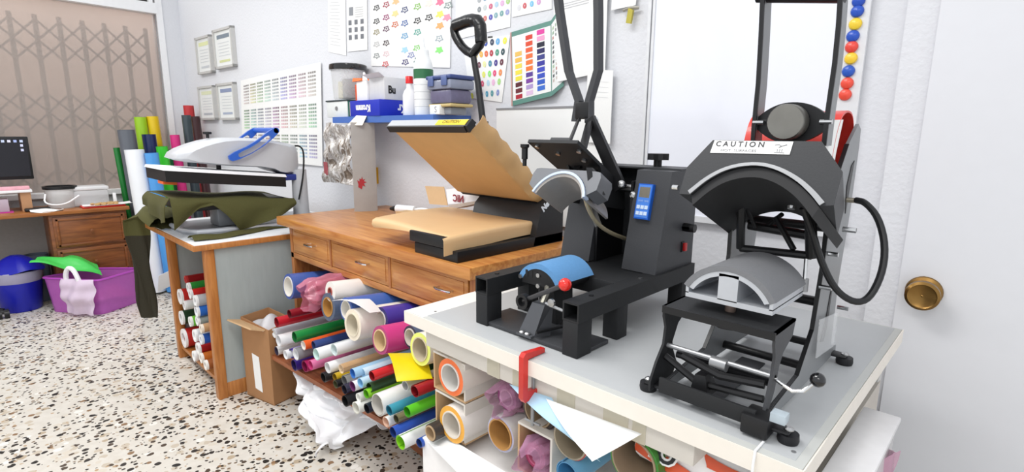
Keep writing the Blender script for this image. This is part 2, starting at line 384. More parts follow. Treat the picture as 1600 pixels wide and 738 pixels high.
# big colour chart: hundreds of tiny swatches
mb, f, uz = sheet('colour_chart', '', '', [(376, 126), (501, 97), (504, 260), (379, 246)], .012, bow=.02)
import colorsys
for bi in range(9):
    for bj in range(3):
        for r in range(7):
            for c in range(4):
                h = (bi*.13+bj*.31+c*.02)%1; s_ = .12+.3*((bi*7+bj*3)%4)/4; v = .45+.07*r-.05*c
                k = [int(255*min(1, q*.6+.38)) for q in colorsys.hsv_to_rgb(h, s_, min(.92, v+.1*(bi%2)))]
                blot(mb, f, .055+bi*.103+c*.021, .08+bj*.31+r*.036, .0082, .0095, '%02x%02x%02x' % tuple(k))
finish(mb, uz, 'colour_chart', 'large white colour chart full of tiny swatches behind the grey swing press', 'chart')
# plain printed sheets top left
mb, f, uz = sheet('', '', '', [(512, -30), (539, -34), (541, 87), (513, 81)], .004)
for k in range(14): blot(mb, f, .4, .3+.045*k, .22+.08*((k*3)%2), .004, 'd2d2d4')
finish(mb, uz, 'price_list', 'narrow white printed sheet, leftmost of the papers above the lidded tub', 'paper')
mb, f, uz = sheet('', '', '', [(541, -36), (573, -41), (574, 78), (543, 81)], .005)
blot(mb, f, .22, .46, .1, .055, '8d9096')
for r in range(3):
    for c in range(3): blot(mb, f, .16+.3*c, .61+.1*r, .075, .032, '75787f')
for k in range(5): blot(mb, f, .62, .42+.03*k, .2, .004, 'cccccc')
finish(mb, uz, 'printed_sheet', 'white sheet with a block of nine small grey pictures', 'paper')
# turtle sticker sheet
mb, f, uz = sheet('', '', '', [(577, -60), (706, -95), (703, 106), (580, 103)], .006)
T = []
for k in range(32):
    a = 2*pi*k/32; r = .75
    for b, w in ((.75, .55), (2.2, .5), (4.3, .6), (5.6, .5), (pi*1.08, 1.15)):
        dd = abs((a-b+pi) % (2*pi)-pi); r = max(r, .72+w*.75*max(0, 1-dd/.42))
    T.append((cos(a)*r, -sin(a)*r))
def uvpix(f, px, py):
    """sheet coordinates under a pixel by a short search"""
    s = t = .5
    for _ in range(25):
        def pr(s, t):
            p = f(s, t)-Vector((0, 0, CAMZ)); return Vector((800+FPX*p.dot(RR)/p.dot(FF), 369+FPX*p.dot(DD)/p.dot(FF)))
        p = pr(s, t); a = (pr(s+1e-3, t)-p)*1e3; b = (pr(s, t+1e-3)-p)*1e3; e = Vector((px, py))-p; det = a.x*b.y-a.y*b.x
        s += (e.x*b.y-e.y*b.x)/det; t += (a.x*e.y-a.y*e.x)/det
    return s, t
for px, py, col, full in ((589, 12, '3a3a3c', 0), (589, 33, '3a3a3c', 0), (589, 50, '9a9272', 0), (589, 69, 'c4c4c4', 0), (589, 87, '8f9696', 0),
    (604, 7, 'a8364c', 0), (604, 27, '9a3a70', 0), (604, 45, '6a4660', 0), (604, 67, '4a3c40', 0), (604, 84, 'e4c8cc', 0), (603, 100, 'cf5a5e', 0),
    (619, 2, 'f2c490', 1), (618, 21, 'f0dc98', 1), (618, 38, 'd4704c', 0), (633, 15, '46507c', 0), (633, 36, '4a6aa8', 0), (633, 56, '6aa4cc', 0), (633, 78, 'a8d4e8', 1), (643, 86, '8a92bc', 0), (634, 97, '4a4478', 0),
    (653, 10, '8cc060', 0), (653, 32, '38383a', 0), (653, 50, '5ea89a', 0), (652, 75, '88d070', 0), (653, 94, '507a78', 0), (671, 27, '38383a', 0), (671, 5, 'f6e4dc', 1),
    (688, 3, 'f07a9c', 1), (701, 8, '8a9a98', 0), (688, 22, 'f4f070', 1), (688, 40, 'f4b070', 1), (699, 27, 'f09ab0', 1), (687, 60, 'a8b4ba', 0), (687, 78, '90ec80', 1),
    (636, -6, '38383a', 0), (604, -12, 'cf5a5e', 0), (653, -10, '6aa4cc', 0)):
    s_, t_ = uvpix(f, px, py); ds, dt = 6.0/126, 6.2/188
    pts = [((a+b*.35)*ds*.85, (b-a*.25)*dt*.85) for a, b in T]
    blob(mb, f, s_, t_, pts, col, hole=0 if full else .64)
    if not full: blob(mb, f, s_, t_, [(a*.3, b*.3) for a, b in pts[::4]], col)
finish(mb, uz, 'sticker_sheet', 'large white sheet of small coloured turtle stickers above the shelf', 'poster')
# round swatch charts
def circ(ds, dt, n=14): return [(cos(2*pi*k/n)*ds, -sin(2*pi*k/n)*dt) for k in range(n)]
def dots(corners, off, cells, rx, ry, name, label, rot=0):
    mb, f, uz = sheet('', '', '', corners, off)
    w = abs(corners[1][0]-corners[0][0]); h = abs(corners[3][1]-corners[0][1])
    for px, py, c in cells:
        s_, t_ = uvpix(f, px, py); blob(mb, f, s_, t_, circ(rx/w, ry/h), c)
        blob(mb, f, s_, t_, circ(rx*.18/w, ry*.32/h, 8), 'dcdcdc', o=.0018)
    return mb, f, uz
rows = [(66, (759, 769, 778, 789), ('3a56b0', '34405c', '6aaee0', 'ecec50')), (83, (744, 752, 760, 768, 777, 786), ('f2e080', 'f0b850', 'e87048', 'b83040', '4a9a80', '345058')),
        (99, (749, 757, 766, 775, 784), ('7a4a58', 'eef0a8', '4a90a8', '4a3a90', '6a3444')), (115, (756, 765, 773, 782), ('e8ec60', '8ae870', 'e84878', 'f09050')),
        (129, (738, 754, 763, 771, 780), ('7a8a98', 'd84a70', 'b8dcec', 'f0b8dc', 'a8e080')), (146, (738, 753, 761, 769, 778), ('ecec50', '3a70b8', '4aa0c0', '58a0a8', '8a9ad0'))]
mb, f, uz = dots([(722, 62), (797, 55), (784, 160), (735, 153)], .005, [(x, y-(x-765)*.12+.5, c) for y, xs, cs in rows for x, c in zip(xs, cs)], 3.1, 4.6, '', '')
s_, t_ = uvpix(f, 766, 58); blot(mb, f, s_, t_, .05, .012, '3a3a3a')
finish(mb, uz, 'swatch_chart', 'white chart of round colour dots behind the taped press handle', 'chart', 'round dot swatch charts')
mb, f, uz = dots([(712, -38), (800, -62), (797, 42), (712, 62)], .004, [(749, 15, '8a9094'), (758, 12, 'c8d0d0'), (767, 10, 'd06a88'), (776, 7, 'b0d0e4'), (785, 5, 'e0b0d8'), (794, 2, 'a8d080'),
    (758, 29, 'd88078'), (767, 27, '5a5ab8'), (775, 24, '88b0b8'), (784, 21, '7aa8a8'), (793, 19, '9aa0d0'), (749, 0, 'b0b4b8'), (758, -3, '88a8c0')], 3, 4.4, '', '')
finish(mb, uz, 'swatch_chart', 'white chart of pale round colour dots, above the one behind the taped handle', 'chart', 'round dot swatch charts')
mb, f, uz = dots([(801, -62), (862, -80), (862, 14), (800, 27)], .004, [(811, 12, 'dcdce0'), (820, 9, 'd0626a'), (831, 6, '80c4e8'), (842, 3, 'd8a0d0'), (820, -8, '78b060'), (832, -12, '9060a0')], 3, 4.6, '', '')
finish(mb, uz, 'swatch_chart', 'rounded white dot chart right above the green-edged colour card', 'chart', 'round dot swatch charts')
# folded colour card
t = None
u0, z0 = wl(797, 165, .01); t = wthing('colour_card', 'open folding colour card with green edges and rows of bright rectangles', 'colour card', u0+.1, z0)
def face(cs, offs):
    P = [plane_at(px, py, WO+NN*o, NN) for (px, py), o in zip(cs, offs)]
    return lambda s, tt, o=0: (P[0]*(1-s)+P[1]*s)*(1-tt)+(P[3]*(1-s)+P[2]*s)*tt+NN*o
f = face([(797, 51), (861, 32), (862, 150), (799, 166)], [.01, .035, .035, .01])
mb = MB(); mb.ink = lin('5f8f83'); mb.grid(lambda a, b: f(a, b), 2, 2, -.004); blot(mb, f, .52, .5, .47, .435, 'f2f2f0', .0006)
blot(mb, f, .02, .5, .018, .5, 'c89a94', .0009)
for k, c in enumerate(('ecc060', 'eebc50', 'f0dc50', 'f2e048', 'ece040', '5a1c24', '6a2028', 'b02030')): blot(mb, f, .21, .315+k*.083, .085, .03, c, .0014)
for k, c in enumerate(('d83a28', 'e04a28', 'ea5c30', 'f07038', 'f47830', 'f27a30', '5a3a98', '7a3aa0', 'b09ad0', 'e0c0e0')): blot(mb, f, .48, .135+k*.083, .085, .03, c, .0014)
for k, c in enumerate(('e040a0', 'f0a0c8', '1c1c34', '221e5a', '3a3e88', '3434a0', '3a48c0', '3450c0', '2c5cc4', '3a70d0')): blot(mb, f, .76, .11+k*.083, .09, .032, c, .0014)
mb.build('left_leaf', INK, t)
f2 = face([(861, 32), (877, 8), (881, 134), (862, 150)], [.035, .01, .01, .035])
mb = MB(); mb.ink = lin('5f8f83'); mb.grid(lambda a, b: f2(a, b), 2, 2, -.003); blot(mb, f2, .5, .5, .46, .44, 'eeeeec', .0006)
for c in range(3):
    for r in range(12): blot(mb, f2, .2+.27*c, .14+.062*r, .07, .02, random.choice(('5a5c60', '8aa88c', 'a8c0a0', 'b87068', 'c8b8b0', '3c4048')), .0014)
mb.build('right_leaf', INK, t)
# white notice panel with dark upper edge and the papers beside it
u0, z0 = wl(775, 172, .02); u1_, z1 = wl(944, 165, .02)
t = wthing('notice_panel', 'blank white wall panel with a thin dark frame behind the black presses', 'panel', (u0+u1_)/2, .95)
wbox(u0, u1_, .001, .016, .95, z0).build('board', PAPER, t); wbox(u0, u1_, .001, .02, z0, z0+.008).build('frame', mat('8d8d8f', .4), t)
mb, f, uz = sheet('', '', '', [(868, -60), (952, -84), (945, 112), (862, 130)], .024)
for k in range(3): blot(mb, f, .42, .36+.02*k, .25, .003, 'c4c4c8')
finish(mb, uz, 'wall_sheet', 'big white sheet hanging behind the two dark bars of the press handle', 'paper')
mb, f, uz = sheet('', '', '', [(918, 108), (958, 110), (953, 225), (915, 222)], .03)
for k in range(4): blot(mb, f, .5, .16+.07*k, .35, .002, 'd8d8da')
finish(mb, uz, 'memo_sheet', 'small ruled white sheet below the big one, right of the press linkage', 'paper')
cu_, cz_ = wl(985, 18, .03); t = wthing('bulldog_clip', 'small brass paper clip hanging from a white hook near the whiteboard', 'clip', cu_, cz_)
MB().tube([wv(cu_-.035, .02, cz_+.01), wv(cu_, .03, cz_+.014), wv(cu_+.03, .02, cz_+.012)], .006).build('hook', mat('a8a49a', .4, metal=.5), t)
MB().prism([wv(cu_-.006, .025, cz_+.012), wv(cu_+.014, .025, cz_+.004), wv(cu_+.006, .025, cz_-.045), wv(cu_-.014, .025, cz_-.04)], NN*.012).build('clip', mat('b8ac50', .35, metal=.7), t)
mb, f, uz = sheet('', '', '', [(958, -40), (1000, -50), (993, 8), (955, 16)], .02)
finish(mb, uz, 'note_sheet', 'white note at the top edge above the brass clip', 'paper')
# whiteboard with magnets
def brd(px, py, o=.03): return wl(px, py, o)
ub0 = brd(1003, 200)[0]; ub1 = brd(1346, 120)[0]; zb0 = brd(1130, 352)[1]
t = wthing('whiteboard', 'glossy whiteboard with a white rim filling the wall behind the cap press', 'whiteboard', (ub0+ub1)/2, zb0)
wbox(ub0+.025, ub1-.06, .004, .02, zb0+.02, 2.3).build('board', mat('eceef6', .12, vary=.01), t)
fr = MB(); wbox(ub0, ub0+.012, .002, .03, zb0, 2.3, mb=fr); wbox(ub0+.016, ub0+.026, .002, .026, zb0, 2.3, mb=fr); wbox(ub1-.062, ub1, .002, .026, zb0, 2.3, mb=fr); wbox(ub0, ub1, .002, .03, zb0, zb0+.022, mb=fr)
fr.build('frame', mat('dddee0', .35), t)
pp = ((1341, 1, '1f4bb4', 'blue magnet cut by the top edge of the photo'), (1339, 17, '2450b8', 'blue magnet second from the top of the column'), (1336, 37, 'ecca38', 'yellow magnet, upper of the two yellow ones'), (1332, 56, '2450b8', 'blue magnet between yellow and red ones'), (1330, 73, 'e2483c', 'red magnet between a blue and a yellow one'),
      (1329, 91, 'f0c83a', 'yellow magnet, lower of the two yellow ones'), (1325, 111, '2856b8', 'lowest blue magnet, above two red ones'), (1323, 130, 'e8503e', 'red magnet just under the lowest blue one'), (1320, 148, 'e8503e', 'lowest red magnet, just above the red press cover'))
for px, py, c, lab in pp:
    u, z = wl(px, py, .035)
    MB().lathe([(0, 0), (.0165, 0), (.0175, .004), (.015, .009), (.009, .012), (0, .013)], wv(u, .026, z), 20, NN).solo('round_magnet', mat(c, .25), 'round '+lab, 'magnet', wv(u, .026, z), 'round magnets on the whiteboard', WA)
# ------------------------------------------------------------------ near table (grey top, white edge)
TZ = .855
t = thing('work_table', 'table with a grey laminate top and white edge carrying the two black cap presses', 'table', (-.72, 1.26, 0))
tm = MB(); tm.box((-1.245, .845, TZ-.036), (-.19, 1.7, TZ-.001), .002).build('table_top', mat('bcbdb9', .45, vary=.03), t)
MB().box((-1.247, .842, TZ-.037), (-.188, .8445, TZ-.0015)).build('front_edge', mat('ebe4d9', .5, vary=.03), t); MB().box((-.1895, .8445, TZ-.037), (-.187, 1.7, TZ-.0015)).build('side_edge', mat('ebe4d9', .5, vary=.03), t); MB().box((-1.2475, .8445, TZ-.037), (-1.2455, 1.7, TZ-.0015)).build('side_edge', mat('ebe4d9', .5, vary=.03), t)
MB().box((-1.244, .846, TZ-.002), (-1.16, 1.69, TZ-.0004)).build('white_margin', mat('e4e2de', .45), t)
MB().box((-1.165, .862, TZ-.004), (-.205, 1.69, TZ), .0015).build('grey_laminate', GREYLAM, t)
for x, y in ((-.235, .9), (-.235, 1.64), (-1.2, 1.64)):
    MB().box((x-.02, y-.02, 0), (x+.02, y+.02, TZ-.036), .002).build('leg', mat('c9c7c4', .45, metal=.2), t)
MB().box((-1.22, 1.62, TZ-.075), (-.215, 1.645, TZ-.036)).build('rail', mat('a8a29a', .5), t)
MB().box((-.225, .93, .1), (-.213, 1.64, .72)).build('side_panel', mat('c4bdb4', .6), t)
for x, y in ((-.215, .885), (-1.175, .9)): MB().cyl((x, y, TZ), (x, y, TZ+.0006), .004).build('screw', SILV, t)
# ------------------------------------------------------------------ wooden drawer cabinet
CZ = .924; CX0, CX1, CY0 = -2.80, -1.275, 1.12
cab = thing('drawer_cabinet', 'low varnished wooden cabinet with three drawers above an open bay full of rolls', 'cabinet', (-2.04, 1.5, 0))
MB().box((CX0, CY0, CZ-.043), (CX1, 1.785, CZ), .004).build('worktop', OAK, cab)
fx0, fx1, fy = -2.73, -1.285, 1.155
for x in (fx0, fx1-.03): MB().box((x, fy, 0), (x+.03, 1.77, CZ-.043)).build('side', OAKV, cab)
MB().box((fx0, fy, .712), (fx1, fy+.02, .742), .002).build('lower_rail', OAK, cab)
MB().box((fx0+.03, fy+.02, .70), (fx1-.03, 1.75, .712)).build('drawer_floor', DARKW, cab)
MB().box((fx0+.03, 1.75, .1), (fx1-.03, 1.765, CZ-.043)).build('back', DARKW, cab)
xs = [-2.70, -2.235, -1.735, -1.315]; xs = [fx0+.03, -2.29, -1.80, fx1-.03]
for k in range(3):
    a, b = xs[k]+.008, xs[k+1]-.008
    dr = MB().box((a, fy-.002, .744), (b, fy+.016, CZ-.05), .003).build('drawer', OAK, cab)
    MB().box((a+.02, fy-.005, .76), (b-.02, fy, CZ-.066), .002).build('panel', OAK, dr)
    hx, hz = ((a+b)/2+(.02, .06, .12)[k], .815); hm = MB()
    for s in (-.038, .038): hm.cyl((hx+s, fy-.003, hz), (hx+s, fy-.024, hz), .0035, n=8)
    hm.tube([(hx-.045, fy-.022, hz), (hx-.03, fy-.028, hz), (hx+.03, fy-.028, hz), (hx+.045, fy-.022, hz)], .0045, 8).build('handle', CHROME, dr)
    if k < 2: MB().box((xs[k+1]-.008, fy-.004, .742), (xs[k+1]+.008, fy+.02, CZ-.043)).build('divider', OAKV, cab)
# shelf board that carries the rolls, set a little skew
PA = at(405, 544, z=.268); PB = at(694, 713, z=.275); pd = (PB-PA).normalized(); pn = Vector((-pd.y, pd.x, 0)); PB2 = PB+pd*.12
MB().hexa([PA-Z*.022, PB2-Z*.022, PB2+pn*.72-Z*.022, PA+pn*.72-Z*.022], [PA, PB2, PB2+pn*.72, PA+pn*.72]).build('shelf', PLANK, cab)
q0, q1 = at(590, 655, z=.03), at(600, 738, z=.03)
MB().hexa([PA+pn*.3+Z*(-.24)+pd*.1, PB2+pn*.12-Z*.24, PB2+pn*.15-Z*.24, PA+pn*.33-Z*.24+pd*.1], [PA+pn*.3-Z*.10+pd*.1, PB2+pn*.12-Z*.10, PB2+pn*.15-Z*.10, PA+pn*.33-Z*.10+pd*.1]).build('plinth_board', DARKW, cab)
for s_ in (.06, 1.3):
    p = PA+pd*s_+pn*.1; MB().hexa([p-Z*p.z, p+pd*.03-Z*p.z, p+pd*.03+pn*.5-Z*p.z, p+pn*.5-Z*p.z], [p-Z*.022, p+pd*.03-Z*.022, p+pd*.03+pn*.5-Z*.022, p+pn*.5-Z*.022]).build('shelf_support', DARKW, cab)
# ------------------------------------------------------------------ side table with the swing press
AZ = .82
ta = thing('side_table', 'wooden side table with a white top and grey panel, rolls stacked underneath', 'table', (-3.3, 1.2, 0))
q = [at(232, 347, z=AZ), at(302, 382, z=AZ)]
ax0, ax1, ay0 = -3.74, -2.815, .725
MB().box((ax0, ay0, AZ-.03), (ax1, 1.66, AZ-.003), .002).build('table_edge', PINE, ta)
MB().box((ax0+.008, ay0+.008, AZ-.004), (ax1-.008, 1.655, AZ), .001).build('table_top', mat('e4e6e8', .35, vary=.02), ta)
lx = -2.80
for x0, x1, y0 in ((-2.875, -2.83, .775), (-3.60, -3.555, .785)): MB().box((x0, y0, 0), (x1, y0+.045, AZ-.03), .003).build('leg', PINE, ta)
MB().box((-2.868, .82, .08), (-2.838, 1.6, AZ-.03)).build('side_panel', GPANEL, ta)
MB().box((-3.595, .83, .08), (-3.565, 1.6, AZ-.03)).build('side_panel', GPANEL, ta)
MB().box((-3.57, 1.57, .08), (-2.868, 1.6, AZ-.03)).build('back_panel', GPANEL, ta)
for x in (-2.872, -3.597): MB().box((x, .82, 0), (x+.036, 1.6, .08), .002).build('plinth', PINE, ta)
MB().box((-3.56, .80, .06), (-2.87, 1.57, .08)).build('bottom_shelf', PINE, ta)
# ------------------------------------------------------------------ desk by the window
dk = thing('desk', 'brown wooden desk with two panelled drawers standing under the frosted window', 'desk', (-5.55, .2, 0))
MB().box((-5.72, -1.3, .72), (-5.26, .93, .75), .006).build('desk_top', wood('8a5226', 'b0703a', 4, (12, 1.2, 12), .35, 'desk_wood'), dk)
DW = wood('6a3a1a', '94582c', 4, (12, 1.4, 12), .35, 'desk_front_wood')
MB().box((-5.70, .42, .0), (-5.30, .91, .72), .003).build('drawer_body', DW, dk)
for z0, z1 in ((.46, .70), (.22, .445), (.03, .205)):
    d_ = MB().box((-5.30, .44, z0), (-5.283, .895, z1), .005).build('drawer', DW, dk)
    fr = MB()
    for a in ((.455, .88, z0+.012, z0+.03), (.455, .88, z1-.03, z1-.012), (.455, .472, z0+.012, z1-.012), (.863, .88, z0+.012, z1-.012)): fr.box((-5.285, a[0], a[2]), (-5.274, a[1], a[3]), .003)
    fr.build('moulding', DW, d_); MB().lathe([(0, 0), (.007, 0), (.006, .01), (.013, .016), (.012, .024), (0, .027)], (-5.283, .667, (z0+z1)/2), 14, (1, 0, 0)).build('knob', DW, d_)
MB().box((-5.72, -1.3, .0), (-5.70, .42, .72)).build('back_panel', mat('8f8a86', .7, vary=.1), dk)
# ------------------------------------------------------------------ cap press with blue pad (middle)
mp = thing('cap_press', 'black cap heat press with a blue curved pad, blue controller and tall bent handle bars', 'heat press', (-.855, 1.2, TZ))
ML, MR, MF, MK = -1.027, -.683, .922, 1.49
def sqtube(x0, x1, y0, y1, z0, z1, w=.004):
    m = MB(); m.box((x0, y0, z0), (x0+w, y1, z1)); m.box((x1-w, y0, z0), (x1, y1, z1)); m.box((x0+w, y0, z0), (x1-w, y1, z0+w)); m.box((x0+w, y0, z1-w), (x1-w, y1, z1)); return m
for x0 in (ML, MR-.046):
    sqtube(x0, x0+.046, MF, MK, .94, .985).build('rail', MATTE, mp)
    for y0, y1 in ((MF, MF+.055), (1.085, 1.13), (1.42, MK)):
        MB().box((x0+.001, y0, TZ), (x0+.045, y1, .94), .002).build('foot', MATTE, mp)
MB().box((ML+.003, MF+.006, TZ+.002), (MR-.003, MF+.13, TZ+.012), .002).build('front_plate', GREYM, mp)
MB().box((ML+.046, 1.14, .94), (MR-.046, MK, .983), .002).build('deck', MATTE, mp)
for x, y in ((ML+.023, .98), (MR-.023, 1.0), (MR-.023, 1.22)): MB().cyl((x, y, .985), (x, y, .987), .006, n=12).build('bolt', STEEL if y > 1.1 else BLACK, mp)
def sidebox(x0, x1):
    P = [(x0, 1.275, .985), (x0, 1.49, .985), (x0, 1.49, 1.262), (x0, 1.335, 1.262)]
    m = MB(); m.prism(P, (x1-x0, 0, 0)); return m
hr = sidebox(-.80, -.694).build('control_housing', GREYM, mp); hl = sidebox(-1.022, -.915).build('side_housing', GREYM, mp)
MB().box((-.915, 1.44, .985), (-.80, 1.49, 1.262)).build('back_plate', MATTE, mp)
MB().box((-1.022, 1.385, 1.2625), (-.694, 1.49, 1.267)).build('top_plate', GREYM, mp)
MB().box((-.913, 1.30, .985), (-.905, 1.44, 1.19)).build('slot_plate', BLACK, mp); MB().box((-.81, 1.32, .985), (-.802, 1.44, 1.23)).build('slot_plate', BLACK, mp)
# sloped front face of the housing: normal and in-plane axes
fn = Vector((0, -.277, .06)).normalized(); fu = Vector((0, .06, .277)).normalized(); f0 = Vector((0, 1.275, .985))
def onface(x, h, o=0): return Vector((x, 0, 0))+f0+fu*h+fn*o
pc = MB().hexa([onface(-.782, .145), onface(-.736, .145), onface(-.736, .245), onface(-.782, .245)], [onface(-.781, .146, .012), onface(-.737, .146, .012), onface(-.737, .244, .012), onface(-.781, .244, .012)]).build('controller', mat('1f5fc4', .35), mp)
def facequad(x0, x1, h0, h1, o): return MB().hexa([onface(x0, h0, o), onface(x1, h0, o), onface(x1, h1, o), onface(x0, h1, o)], [onface(x0, h0, o+.001), onface(x1, h0, o+.001), onface(x1, h1, o+.001), onface(x0, h1, o+.001)])
facequad(-.775, -.743, .206, .235, .012).build('display', mat('7a7468', .3, vary=.15, scale=200), pc)
facequad(-.7785, -.7395, .15, .241, .0118).build('faceplate', mat('4f86dc', .35), pc)
for j in range(2):
    for i in range(3): facequad(-.776+.012*i, -.766+.012*i, .157+.017*j, .167+.017*j, .0128).build('button', mat('cfe0f4', .4), pc)
MB().text('TEMP TIME', .007, Matrix.Translation(onface(-.759, .196, .0132)) @ Matrix((X, fu, fn)).transposed().to_4x4(), .0001).build('lettering', mat('a8c4ec', .4), pc)
ce = facequad(-.967, -.930, .178, .205, .0005).build('label', PAPER, hl); ce['label'] = 'small white sticker with the letters CE'
MB().text('CE', .022, Matrix.Translation(onface(-.948, .191, .002)) @ Matrix((X, fu, fn)).transposed().to_4x4(), .0001).build('lettering', mat('4a4a4c', .5), hl)
MB().lathe([(0, 0), (.008, 0), (.008, .02), (.012, .022), (.012, .0), (.012, .034)], (-.694, 1.425, 1.10), 12, X).build('fuse_cap', BLACK, hr)
sw = MB().box((-.694, 1.415, 1.028), (-.690, 1.435, 1.058), .001).build('switch_frame', BLACK, hr); MB().box((-.690, 1.418, 1.031), (-.682, 1.432, 1.055), .002).build('switch', mat('b02020', .3), sw)
kb = MB(); kb.cyl((-.797, 1.44, 1.262), (-.797, 1.44, 1.29), .012)
P = [(-.797+cos(2*pi*k/24)*(.031+.004*cos(6*2*pi*k/24)), 1.44+sin(2*pi*k/24)*(.031+.004*cos(6*2*pi*k/24)), 1.287) for k in range(24)]
kb.prism(P, (0, 0, .018)); kb.build('pressure_knob', BLACK, mp)
# carrier plate tilted up, with its lever linkage
H0, H1 = Vector((-.0, 1.36, 1.205)), Vector((0, 1.14, 1.335)); cn = (H1-H0).cross(X).normalized(); cn = cn if cn.z > 0 else -cn
cl, cr = -1.045, -.868
MB().hexa([Vector((cl, 0, 0))+H0, Vector((cr, 0, 0))+H0, Vector((cr, 0, 0))+H1, Vector((cl, 0, 0))+H1], [Vector((cl, 0, 0))+H0+cn*.01, Vector((cr, 0, 0))+H0+cn*.01, Vector((cr, 0, 0))+H1+cn*.01, Vector((cl, 0, 0))+H1+cn*.01]).build('carrier_plate', MATTE, mp)
for x, k in ((-1.02, .93), (-.97, .78), (-.885, .85), (-.90, .65), (-.885, .2), (-.90, .4)):
    p = Vector((x, 0, 0))+H0*(1-k)+H1*k; MB().cyl(p, p-cn*.006, .007, n=10).build('bolt', STEEL, mp)
p = Vector((-.96, 0, 0))+H0*.12+H1*.88; MB().hexa([p+X*-.04+cn*.01, p+X*.04+cn*.01, p+X*.04+cn*.01+(H0-H1)*.3, p-X*.04+cn*.01+(H0-H1)*.3], [p+X*-.034+cn*.035, p+X*.034+cn*.035, p+X*.034+cn*.035+(H0-H1)*.3, p-X*.034+cn*.035+(H0-H1)*.3]).build('slide_block', GREYM, mp)
for x0 in (-.876, -.99):
    q = [Vector((x0, 0, 0))+v for v in (H0, H0-Z*.07+Y*.03, H0-Z*.05-Y*.08, H1*.35+H0*.65-cn*.03, H1*.5+H0*.5)]
    MB().prism(q, (.008, 0, 0)).build('hinge_plate', MATTE, mp)
q = plane_at(820, 232, (0, 1.14, 0), Y); MB().lathe([(0, -.012), (.013, -.012), (.013, -.004), (.009, 0), (.009, .03), (.006, .032), (.006, .05), (0, .05)], q+Z*.0, 14, -Z).build('latch_knob', BLACK, mp)
# handle: two flat bars bent inwards, pivot block, pull links
def flatbar(pts, wx_, wy): 
    m = MB()
    for a, b in zip(pts, pts[1:]):
        a, b = Vector(a), Vector(b); m.hexa([a+Vector((-wx_, -wy, 0)), a+Vector((wx_, -wy, 0)), a+Vector((wx_, wy, 0)), a+Vector((-wx_, wy, 0))], [b+Vector((-wx_, -wy, 0)), b+Vector((wx_, -wy, 0)), b+Vector((wx_, wy, 0)), b+Vector((-wx_, wy, 0))])
    return m
hy = 1.36
bl = [at(900, 190, y=hy), at(905, 158, y=hy), at(889, 112, y=hy), at(875, 20, y=hy-.0), at(868, -40, y=hy)]
br = [at(921, 192, y=hy), at(921, 158, y=hy), at(935, 110, y=hy), at(935, 20, y=hy), at(934, -40, y=hy)]
flatbar(bl, .009, .013).build('handle_bar', GREYM, mp); flatbar(br, .009, .013).build('handle_bar', GREYM, mp)
MB().tube([bl[-1]-X*.01, br[-1]+X*.01], .016, 12).build('grip', BLACK, mp)
a, b = at(903, 160, y=hy), at(923, 186, y=hy); MB().box((a.x, hy-.014, b.z), (b.x, hy+.014, a.z), .003).build('pivot_block', BLACK, mp)
pv = at(928, 189, y=hy-.02); MB().lathe([(0, 0), (.014, 0), (.014, .004), (.009, .008), (0, .01)], pv+X*.0, 16, Vector((.5, -.8, .1))).build('pivot_bolt', CHROME, mp)
j0, j1 = at(926, 190, y=hy-.02), at(970, 290, y=1.33)
def link(a, b, w, th): 
    m = MB(); d = (b-a).normalized(); n = Vector((0, -1, 0)); s = d.cross(n).normalized()
    m.prism([a-s*w-d*w*.6, a+s*w-d*w*.6, b+s*w*1.1+d*w*.6, b-s*w*1.1+d*w*.6], n*th); return m
link(j0, j1, .017, .014).build('pull_link', BLACK, mp); link(j0-X*.028+Y*.03, at(905, 262, y=1.26), .012, .012).build('pull_link', BLACK, mp)
link(at(905, 188, y=hy-.03), at(890, 226, y=1.2), .008, .01).build('pull_link', BLACK, mp); link(j0-Y*.005, at(912, 240, y=1.24), .008, .01).build('pull_link', BLACK, mp)
for q in (at(971, 288, y=1.31), at(990, 305, y=1.325)): MB().lathe([(0, 0), (.011, 0), (.011, .004), (.007, .008), (0, .009)], q, 14, (.5, -.8, .1)).build('pivot_bolt', STEEL, mp)
MB().tube([(-.935, 1.36, 1.205), (-.80, 1.36, 1.205)], .012, 12).build('hinge_shaft', STEEL, mp)
# heating element: curved sheet under the carrier plate
ac = Vector((-.937, 1.10, 1.2)); ad = (H1-H0).normalized()
def arc(cx, cy, cz, r, a0, a1, n, sx=1): return [Vector((cx+sx*r*sin(radians(a0+(a1-a0)*k/n)), cy, cz+r*cos(radians(a0+(a1-a0)*k/n)))) for k in range(n+1)]
e0 = at(885, 271, y=1.11)
def elem(r, up, ang, d0, d1, th):
    A, B = [], []
    for k in range(19):
        a = radians(-ang+2*ang*k/18); p = X*(r*sin(a))+cn*(r*cos(a)-.09+up)
        A.append(e0+p+ad*-d0); B.append(e0+p+ad*-d1)
    return A, B
A, B = elem(.080, .0, 72, 0, .13, 0); A2, B2 = elem(.087, .0, 72, -.002, .13, 0)
m = MB(); m.strip(A, A2, -ad*.13); m.build('heating_element', mat('a39d97', .4, metal=.4, vary=.1), mp)
A, B = elem(.085, .002, 74, -.006, 0, 0); A2, B2 = elem(.092, .002, 74, -.006, 0, 0); MB().strip(A, A2, -ad*.02).build('element_rim', mat('b8c4d8', .3, metal=.2), mp)
A, B = elem(.093, .002, 70, -.001, 0, 0); A2 = [e0+X*(.112*max(-1, min(1, 1.3*sin(radians(-70+140*i/18)))))+cn*(.112*min(.88, 1.25*cos(radians(-70+140*i/18)))-.088)+ad*.001 for i in range(19)]; MB().strip(A, A2, -ad*.06).build('element_cover', mat('6a6c70', .4, metal=.3), mp)
g = at(918, 272, y=1.1); 
